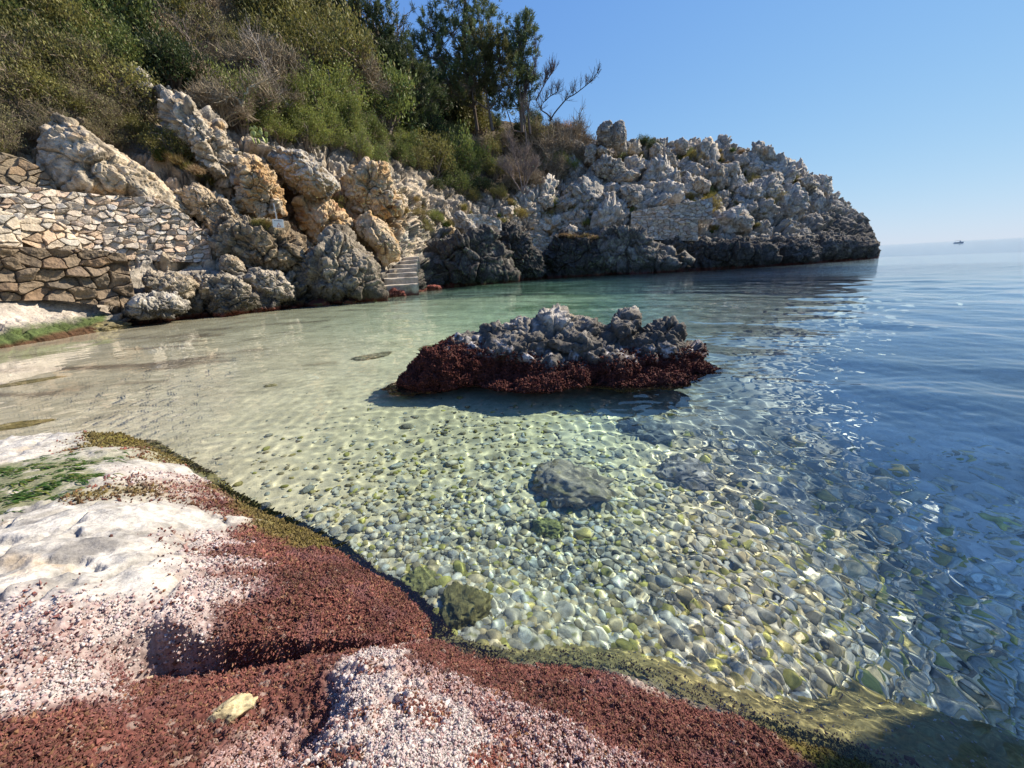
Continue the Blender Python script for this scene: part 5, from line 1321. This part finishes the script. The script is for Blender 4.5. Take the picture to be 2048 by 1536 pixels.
ANC = [(30, 30, 'olive'), (120, 60, 'olive'), (60, 110, 'olive'), (160, 120, 'mid'), (200, 30, 'dark'), (60, 180, 'greyg'), (150, 190, 'greyg'), (20, 240, 'greyg'), (80, 260, 'greyg'), (220, 210, 'greyg'), (280, 240, 'greyg'), (320, 280, 'olive'),
       (260, 60, 'dark'), (300, 120, 'dark'), (340, 60, 'dry'), (400, 60, 'dry'), (380, 150, 'dry'), (430, 120, 'greyg'), (440, 200, 'dry'), (330, 20, 'olive'), (500, 40, 'olive'), (560, 80, 'olive'), (620, 60, 'olive'), (500, 160, 'dry'),
       (560, 170, 'dry'), (620, 140, 'olive'), (700, 190, 'dry'), (725, 175, 'dry'), (680, 100, 'olive'), (720, 60, 'dark'), (780, 110, 'dark'), (800, 180, 'dark'), (840, 220, 'dark'), (860, 160, 'mid'), (880, 240, 'dark'), (760, 235, 'mid'),
       (520, 270, 'bright'), (580, 250, 'bright'), (640, 250, 'bright'), (700, 275, 'bright'), (760, 290, 'bright'), (820, 265, 'bright'), (860, 330, 'olive'), (800, 330, 'mid'), (880, 380, 'olive'), (900, 300, 'dry'), (950, 280, 'dry'), (930, 335, 'mid'),
       (980, 320, 'dry'), (1010, 350, 'dry'), (1045, 335, 'dry'), (940, 385, 'dark'), (1000, 390, 'olive'), (1060, 300, 'greyg'), (1100, 290, 'dry'), (1130, 275, 'rust'), (1090, 262, 'dry'), (1000, 255, 'dark'), (1050, 258, 'dark'), (960, 240, 'dark'), (900, 215, 'dark')]
axy = np.array([(a, b_) for a, b_, k in ANC], float)
def zone_phrase(x, y):
    if y < 130: row = 'high on the hillside'
    elif y < 250: row = 'half-way up the hillside'
    else: row = 'low on the hillside'
    col_ = 'above the dry-stone walls' if x < 240 else 'above the pale outcrop' if x < 470 else 'above the overhanging boulder' if x < 720 else 'below the pines' if x < 960 else 'beside the headland'
    return row + ' ' + col_
spots = []
tr = 0
while len(spots) < 262 and tr < 30000:
    tr += 1
    q_ = pl.uniform((-40, -25), (1150, 405))
    if not polydist(q_[None], np.array(VEG, float))[1][0]: continue
    if any((q_[0] - a) ** 2 + ((q_[1] - b_) * 1.25) ** 2 < 31 ** 2 for a, b_ in spots): continue
    spots.append(tuple(q_))
for x, y in spots:
    k = ANC[int((((axy + pl.normal(0, 16, axy.shape) - (x, y)) ** 2).sum(1)).argmin())][2]
    if k == 'dry' and pl.random() < .42 and x < 1040: k = 'olive'
    if k == 'greyg' and pl.random() < .3 and x < 1000: k = 'olive'
    p, nn = hit(x, y)
    if p is None: continue
    R = math.hypot(p[0], p[1]); s = R * 38 / 800 * (.55 + .6 * pl.random() ** 1.3) * (1.5 if pl.random() < .2 and y < 300 and x < 850 else 1); 
    if k == 'dry': s *= 1.05
    if k == 'rust': s *= .6
    if (x < 330 and y > 230) or y > 350: s *= .7
    if x > 960 and y < 300: s *= .55
    if k in ('dark', 'olive', 'mid') and y < 230 : s *= 1.15
    ph = LOOK[k] + ' ' + zone_phrase(x, y)
    put_shrub(k, p - (0, 0, .1), s, ph, LOOK[k] + 's ' + zone_phrase(x, y), .85 + .6 * pl.random())

# single plants of the bare headland and the cliff foot that can be told apart
ONE = [(1138, 272, 'rust', .95, 'rust-orange autumn-coloured bush beside the first grey headland rocks'), (1118, 262, 'rust', .6, 'smaller rust-brown bush behind the rust-orange one'), (1415, 416, 'golden', 1.0, 'biggest golden-green shrub on the headland terraces'), (1412, 398, 'olive', .7, 'olive shrub growing on top of the biggest golden one'), (1476, 418, 'bright', .6, 'green shrub right of the biggest golden shrub'), (1470, 436, 'golden', .55, 'small golden shrub below the green one on the headland'),
       (1530, 410, 'olive', .95, 'dark olive shrub before the shaded headland tip'), (1556, 398, 'golden', .75, 'dry golden shrub behind the dark olive one near the tip'), (1586, 396, 'golden', .7, 'last golden shrub before the headland tip'), (1506, 398, 'golden', .5, 'thin golden tuft-like shrub left of the dark olive one'),
       (1118, 338, 'bright', 1.35, 'round fresh green bush alone between bare bush and grey rocks'), (1288, 292, 'dark', .8, 'dark low shrub in the skyline gap right of the rock tower'), (1308, 296, 'dark', .6, 'second dark low shrub in the skyline gap'), (1366, 455, 'mid', .65, 'green shrub hanging on the lower terrace wall'),
       (1252, 436, 'bright', .7, 'bright green shrub at the left end of the terrace walls'), (1236, 446, 'bright', .45, 'small bright shrub beside the left end of the terrace walls'), (1322, 420, 'mid', .4, 'small green shrub on the upper terrace wall'), (1216, 366, 'bright', .5, 'small green shrub under the broad pitted block'),
       (1300, 386, 'bright', .5, 'green shrub in the cleft mid-way up the headland'), (1345, 386, 'dark', .45, 'dark green cushion plant on the long pale ledge block'), (1110, 400, 'dark', .4, 'dark green cushion right of the lone blue-grey boulder'), (872, 442, 'bright', .55, 'bright green bush on the rocks right of the steps'),
       (850, 462, 'olive', .55, 'olive bush on the brown rocks right of the steps'), (838, 432, 'golden', .5, 'yellowish bush at the top of the slope right of the steps'), (664, 425, 'olive', .55, 'bushy tuft under the overhanging boulder\'s right end'), (372, 330, 'golden', .7, 'golden grass-like bush on the pale outcrop'),
       (345, 305, 'olive', .7, 'olive bush hanging over the shaded gap beside the pale outcrop'), (620, 268, 'bright', .9, 'fresh green bush right above the overhanging boulder'), (75, 427, 'bright', .28, 'small bright green plant on top of the short terrace wall'), (8, 470, 'bright', .3, 'bright green plant at the foot of the ruined wall fragment'),
       (1180, 268, 'bright', .5, 'green cushion on the skyline left of the rock tower'), (1040, 432, 'golden', .7, 'golden bush right of the square white-grey block'), (1095, 440, 'golden', .7, 'golden bush below the lone blue-grey boulder'), (1150, 428, 'golden', .6, 'golden bush above the golden grass cap'),
       (1170, 448, 'bright', .45, 'green plant beside the golden bush above the grass cap'), (985, 448, 'golden', .4, 'dry tuft-like bush on the pointed sea-cliff block'), (1262, 350, 'golden', .4, 'reddish dry tuft-like bush on the broad pitted block'), (1320, 335, 'golden', .55, 'golden bush between the two upright grey stones'), (1140, 395, 'bright', .45, 'green plant among the lower left headland boulders'), (1200, 432, 'bright', .5, 'green bush below the cream-stained boulder')]
for x, y, k, s, lb in ONE:
    p, nn = hit(x, y)
    if p is None: continue
    put_shrub(k, p - np.array(p - np.array([0, 0, H])) / np.linalg.norm(p) * .3 * s - (0, 0, .15 * s), s, lb)

# low plants between the headland boulders
hr = np.random.default_rng(15); n_ = 0; tr = 0
while n_ < 85 and tr < 3000:
    tr += 1; q_ = hr.uniform((1040, 285), (1640, 470))
    if not polydist(q_[None], HEADP)[1][0] or fbm(np.r_[q_ * .01, 8][None], 2, 5)[0] < -.12: continue
    p, nn = hit(*q_)
    if p is None: continue
    k = ['golden', 'bright', 'olive', 'golden', 'mid'][int(hr.integers(5))]; s = .34 + .5 * hr.random() ** 1.5
    put_shrub(k, p - (0, 0, .1 * s), s, 'low ' + LOOK[k] + ' among the grey headland boulders', 'low ' + LOOK[k] + 's of the headland', .8); n_ += 1

# grass tufts
def make_tuft(seed, c1, c2, n=170, curl=.5):
    r = np.random.default_rng(seed); a = r.random(n) * 6.28; o_ = r.normal(0, .18, (n, 2)); out = .25 + .75 * r.random(n); h = .55 + .55 * r.random(n)
    t = np.linspace(0, 1, 5)[None, :]
    x = o_[:, :1] + np.cos(a)[:, None] * out[:, None] * t ** 1.6 * .75; y = o_[:, 1:] + np.sin(a)[:, None] * out[:, None] * t ** 1.6 * .75; z = h[:, None] * (t - curl * out[:, None] * t ** 3) - .08
    ctr = np.stack([x, y, z], -1); s = np.stack([-np.sin(a), np.cos(a), 0 * a], -1)[:, None] * (.016 * (1 - t ** 2) + .002)[..., None]
    co = np.stack([ctr - s, ctr + s], 2).reshape(n, 10, 3); f = np.array([(2 * i, 2 * i + 1, 2 * i + 3, 2 * i + 2) for i in range(4)])[None] + (np.arange(n) * 10)[:, None, None]
    c = np.array(c2) + (np.array(c1) - np.array(c2)) * r.random((n, 1)); return mkmesh('grass_tuft', co.reshape(-1, 3), f.reshape(-1, 4), fol_m, np.repeat(c, 10, 0), False)
TUF = [make_tuft(1, (.36, .27, .10), (.20, .15, .06)), make_tuft(2, (.30, .24, .08), (.10, .12, .03)), make_tuft(3, (.10, .15, .03), (.05, .08, .02)), make_tuft(4, (.33, .24, .13), (.22, .14, .07), 200, .7)]
tr = 0; n_ = 0
TZ = np.array([(290, 260), (420, 250), (520, 330), (560, 440), (620, 470), (700, 400), (800, 360), (900, 420), (1040, 400), (1170, 350), (1300, 300), (1480, 300), (1640, 370), (1600, 430), (1450, 470), (1200, 470), (1000, 470), (860, 500), (700, 440), (560, 440), (420, 400), (320, 330)], float)
while n_ < 210 and tr < 9000:
    tr += 1; q_ = pl.uniform((290, 255), (1640, 480))
    if not polydist(q_[None], TZ)[1][0] or fbm(np.r_[q_ * .012, 3][None], 2, 5)[0] < -.05: continue
    p, nn = hit(*q_)
    if p is None: continue
    k = int(pl.choice(4, p=[.38, .27, .17, .18])); o = bpy.data.objects.new('grass_tuft', TUF[k]); COL.objects.link(o)
    s = (.3 + .35 * pl.random()); vd_ = (p - np.array([0, 0, H])); vd_ /= np.linalg.norm(vd_)
    o.location = p - vd_ * .12; o.scale = (s, s, s * (.7 + .4 * pl.random())); o.rotation_euler = (pl.normal(0, .2), pl.normal(0, .2), pl.random() * 6.28); n_ += 1
    tint_ = ['straw-coloured', 'yellow-green', 'fresh green', 'pinkish dry'][k]; wh = 'the pale left cliff' if q_[0] < 830 else 'the grey headland slope'
    tag(o, f'{tint_} grass tuft rooted in cracks of {wh}', 'grass', f'{tint_} tufts on {wh}')
for lab, x0, y0, x1, y1, R0, R1, nT, ks in [('row of golden grass hanging over the black sea-cliff block', 1118, 472, 1196, 478, 28.7, 29.0, 16, (0, 3)), ('mossy yellow grass on top of the pitted block by the warning board', 508, 448, 545, 458, 15.6, 15.7, 7, (0, 1)), ('dry grass spilling from the pale outcrop', 335, 312, 400, 350, 17.6, 17.3, 10, (0, 1, 3))]:
    for j in range(nT):
        t_ = (j + pl.random()) / nT; p = at(x0 + (x1 - x0) * t_, y0 + (y1 - y0) * t_ + pl.normal(0, 1.5), R0 + (R1 - R0) * t_ + pl.normal(0, .15)); s = .24 + .22 * pl.random()
        o = bpy.data.objects.new('grass_tuft', TUF[int(pl.choice(ks))]); COL.objects.link(o); o.location = p; o.scale = (s, s, s * .8); o.rotation_euler = (pl.normal(0, .3), pl.normal(0, .3), pl.random() * 6)
        tag(o, 'tuft in the ' + lab, 'grass', lab)

# prickly pear beside the green scrub
cm, nt, b, out = newmat('cactus_skin'); b.inputs['Roughness'].default_value = .5
n_ = nd(nt, 'ShaderNodeTexNoise', Scale=7.0); rp = nt.nodes.new('ShaderNodeValToRGB'); rp.color_ramp.elements[0].color = (.16, .22, .05, 1); rp.color_ramp.elements[1].color = (.36, .38, .12, 1); rp.color_ramp.elements[0].position = .35; rp.color_ramp.elements[1].position = .65
nt.links.new(n_.outputs[0], rp.inputs[0]); nt.links.new(rp.outputs[0], b.inputs['Base Color'])
p, nn = hit(522, 285)
cac = empty('prickly_pear', p - np.array([0, 0, .1]) - ray(522, 285) * .8, 'prickly pear cactus with pale flat pads above the craggy ochre face', 'cactus'); r = np.random.default_rng(3); cac.scale = (.72,) * 3
v, f = ico(3)
pads = [((0.12 * (i % 5 - 2) + r.normal(0, .04), r.normal(0, .15), .15 + .02 * i), r.normal(0, .3), .2) for i in range(5)]
for q_, a, h in list(pads) + []:
    for j in range(2): pads.append(((q_[0] + r.normal(0, .12), q_[1] + r.normal(0, .08), q_[2] + .28), a + r.normal(0, .45), .17))
for q_ in pads[5:12]: pads.append(((q_[0][0] + r.normal(0, .1), q_[0][1], q_[0][2] + .24), q_[1] + r.normal(0, .4), .14))
for q_, a, h in pads:
    w = v * np.array([h * .62, .035, h]) * (1, 1, 1); w[:, 0] *= 1 + .25 * w[:, 2] / h
    o = link('pad', mkmesh('pad', w * .8, f, cm), cac, q_); o.rotation_euler = (r.normal(0, .3), a, r.normal(-.5, .5))

# ------------------------------------------------------------------ trees on the ridge
def tree_tubes(polys, n=9, sides=6):
    P_, R_ = [], []
    for pl_, r0, r1 in polys:
        q_ = resample(np.array(pl_, float), n); P_.append(q_); R_.append(np.linspace(r0, r1, n))
    return tubes(np.array(P_), np.array(R_), sides)
def pine(label, R, trunk, lobes, seed, ntip=30, up=.75, dens=46, col=((.13, .15, .055), (.045, .06, .025)), needle=.34):
    """trunk: photo points; lobes: (px, py, radius px, depth offset)"""
    r = np.random.default_rng(seed)
    tp = np.array([at(x, y, R) for x, y in trunk]); base = tp[0]
    o = empty('pine_tree', base, label, 'tree')
    polys = [(tp, .16, .05)]; sub = []; tips, dirs = [], []
    for (x, y, rp, dz) in lobes:
        c = at(x, y, R + dz); rad = rp / F * (R + dz) * 1.1
        k = int(np.clip(((tp - c) ** 2).sum(1).argmin() - 1, 0, len(tp) - 1)); st = tp[k]
        md = (st + c) / 2 + r.normal(0, .25, 3) - (0, 0, .2)
        polys.append((np.array([st, md, c]), .07, .03))
        d = r.normal(size=(ntip, 3)); d /= np.linalg.norm(d, axis=1)[:, None]; d[:, 2] = d[:, 2] * .9 + .15
        q_ = c + d * rad * (.55 + .5 * r.random((ntip, 1)))
        for j in range(ntip): sub.append((np.array([c + r.normal(0, .1, 3), c * .45 + q_[j] * .55 - (0, 0, .08), q_[j]]), .022, .008))
        tips.append(q_); dirs.append(d * .55 + (0, 0, up) + r.normal(0, .22, (ntip, 3)))
    bv, bf = tree_tubes(polys, 12, 6); sv, sf = tree_tubes(sub, 6, 3)
    link('trunk', mkmesh('trunk', bv - base, bf, bark_m, np.tile(np.array([.17, .13, .10]), (len(bv), 1)) * (1 + .4 * fbm(bv * 3, 3, 2)[:, None])), o)
    link('twigs', mkmesh('twigs', sv - base, sf, bark_m, np.tile(np.array([.15, .12, .09]), (len(sv), 1)), False), o)
    tips = np.concatenate(tips); dirs = np.concatenate(dirs); dirs /= np.linalg.norm(dirs, axis=1)[:, None]
    i = np.repeat(np.arange(len(tips)), dens); n = len(i); u = r.random((n, 1))
    L_ = (.5 + .5 * r.random(len(tips)))[i][:, None]
    Pn = tips[i] + dirs[i] * (u - .35) * L_ * .65 + r.normal(0, .05, (n, 3))
    Dn = dirs[i] * .9 + r.normal(0, .55, (n, 3))
    lv, lf = leaves(Pn, Dn, needle * .75, .022, r)
    sh = np.clip(r.random(len(tips))[i] * .75 + r.random(n) * .4, 0, 1); c1, c2 = np.array(col[0]), np.array(col[1])
    link('crown', mkmesh('crown', lv - base, lf, fol_m, np.repeat(c2 + (c1 - c2) * sh[:, None], 4, 0), False), o)
    return o
DK = ((.15, .19, .075), (.045, .066, .03))
pine('tallest dark pine on the ridge with upright tufts on its left side', 36, [(955, 262), (948, 215), (938, 150), (925, 80), (930, 10), (935, -60)],
     [(930, 20, 40, 0), (960, -15, 36, 0), (905, 70, 45, 0), (860, 60, 28, -.5), (850, 110, 30, 0), (880, 120, 42, -.8), (930, 110, 48, -1), (965, 70, 40, -.5), (975, 130, 36, 0), (900, 165, 40, -.6), (945, 165, 42, -1.2), (870, 170, 34, 0)], 1, 42, .42, 54, DK)
pine('olive-tinted pine right before the tallest dark one', 34.5, [(985, 262), (978, 220), (972, 185), (970, 140)], [(950, 130, 36, 0), (985, 150, 34, .2), (945, 175, 34, -.3), (1000, 180, 30, 0), (965, 95, 30, 0), (1000, 120, 26, 0)], 2, 38, .42, 50, ((.20, .19, .065), (.08, .085, .03)))
pine('smaller pine with tufts swept up to the right, right of the tall pair', 35.5, [(1045, 265), (1042, 220), (1034, 170), (1036, 110), (1044, 60)], [(1040, 80, 26, 0), (1020, 110, 26, 0), (1045, 120, 24, .2), (1015, 170, 34, -.3), (1040, 185, 28, 0), (1010, 210, 26, 0), (1050, 55, 14, 0), (1055, 150, 16, 0)], 3, 34, .42, 46, DK)
pine('open-crowned pine on the skyline above the scrub, left of the sky gap', 32, [(715, 150), (712, 90), (718, 40), (716, -20)], [(700, 20, 34, 0), (740, 15, 34, 0), (720, -30, 36, 0), (770, 50, 26, 0), (755, 85, 26, 0), (690, 60, 26, 0), (735, 60, 30, 0), (795, 90, 22, 0), (680, -10, 26, 0), (660, 15, 20, 0)], 4, 26, .5, 40, DK)
pine('bushy conical dark tree under the sky gap left of the pines', 31, [(815, 240), (818, 200), (822, 150)], [(820, 130, 26, 0), (800, 160, 34, 0), (830, 175, 34, 0), (790, 200, 34, 0), (820, 215, 38, -.4), (850, 205, 30, 0), (775, 130, 26, .3)], 5, 36, .8, 54, ((.10, .125, .045), (.04, .055, .022)))

def bare_tree(label, R, stems, seed, reach=.9, n2=34, twig=5, lift=.6, col=(.11, .095, .085), side=None):
    r = np.random.default_rng(seed); base = at(*stems[0][0], R); o = empty('bare_tree', base, label, 'tree'); polys, bw, tw = [], [], []
    for st in stems:
        q_ = resample(np.array([at(x, y, R) for x, y in st]), 14); q_ += r.normal(0, .02, q_.shape); polys.append((q_, .055, .016))
        for j in range(n2):
            t_ = .25 + .75 * r.random() ** .8; k = int(t_ * 13); p0 = q_[min(k, 13)]; dr = (q_[min(k + 1, 13)] - q_[max(k - 1, 0)]); dr /= np.linalg.norm(dr)
            d = dr * .5 + r.normal(0, .5, 3) + (0, 0, lift); d /= np.linalg.norm(d); ln = reach * (.35 + .75 * r.random()) * (1.1 - .5 * t_)
            p1 = p0 + d * ln * .5 + r.normal(0, .06, 3); p2 = p0 + d * ln + np.array([0, 0, .12 * ln]) ; bw.append((np.array([p0, p1, p2]), .018, .007))
            for m_ in range(twig):
                u = .3 + .7 * r.random(); a = p0 + (p2 - p0) * u; e = d * .6 + r.normal(0, .45, 3) + (0, 0, lift * .8); e /= np.linalg.norm(e); l2 = .2 + .36 * r.random()
                tw.append((np.array([a, a + e * l2 * .5 + r.normal(0, .02, 3), a + e * l2 + (0, 0, .05)]), .011, .006))
    for nm, pp, n, s in (('trunk', polys, 14, 6), ('branches', bw, 6, 4), ('twigs', tw, 4, 3)):
        v_, f_ = tree_tubes(pp, n, s); link(nm, mkmesh(nm, v_ - base, f_, bark_m, np.tile(np.array(col), (len(v_), 1)) * (1 + .3 * fbm(v_ * 4, 2, 1)[:, None])), o)
bare_tree('bare tree leaning far out to the right against the sky', 35, [[(1100, 242), (1110, 225), (1135, 195), (1148, 190), (1165, 178), (1185, 158), (1203, 138)], [(1104, 238), (1092, 226), (1080, 220), (1085, 205), (1100, 192), (1120, 180)]], 1, .9, 34, 5, .55, (.075, .066, .06))
bare_tree('tall thin bare tree with fine upright purple-grey twigs, right of the pines', 35.5, [[(1060, 268), (1056, 230), (1062, 180), (1070, 130), (1074, 65)], [(1052, 245), (1045, 215), (1052, 180), (1060, 150)], [(1072, 200), (1090, 165), (1108, 140)]], 2, 1.15, 40, 6, .9, (.13, .105, .10))
bare_tree('slim pale-stemmed bare sapling before the bare trees', 33.5, [[(1052, 290), (1050, 250), (1042, 205), (1040, 170)], [(1061, 268), (1058, 240), (1052, 205)]], 3, .6, 18, 4, .6, (.14, .115, .10))
bare_tree('wide leafless bush sprawling over the rocks beside the round fresh green bush', 32, [[(1045, 385), (1040, 350), (1030, 315), (1020, 280)], [(1045, 385), (1060, 350), (1075, 330)], [(1040, 380), (1020, 350), (1000, 330)], [(1048, 382), (1050, 340), (1052, 300)]], 4, 1.0, 40, 6, .6, (.24, .19, .16))
bare_tree('dead pale branch tangle hanging under the scrub above the overhanging boulder', 22, [[(580, 215), (560, 190), (535, 150), (520, 100), (500, 60)], [(580, 215), (566, 205), (548, 198)]], 5, .7, 22, 4, .1, (.30, .26, .22))
bare_tree('leaning dead trunk in the brown scrub', 23, [[(405, 150), (390, 115), (375, 75), (366, 40)]], 6, .9, 22, 4, .3, (.22, .18, .15))
bare_tree('contorted pale dead branches beside the outcrop top', 20.0, [[(485, 215), (480, 200), (470, 195), (430, 190)], [(485, 215), (486, 195), (500, 175), (525, 165)]], 7, .5, 16, 4, .25, (.40, .33, .22))
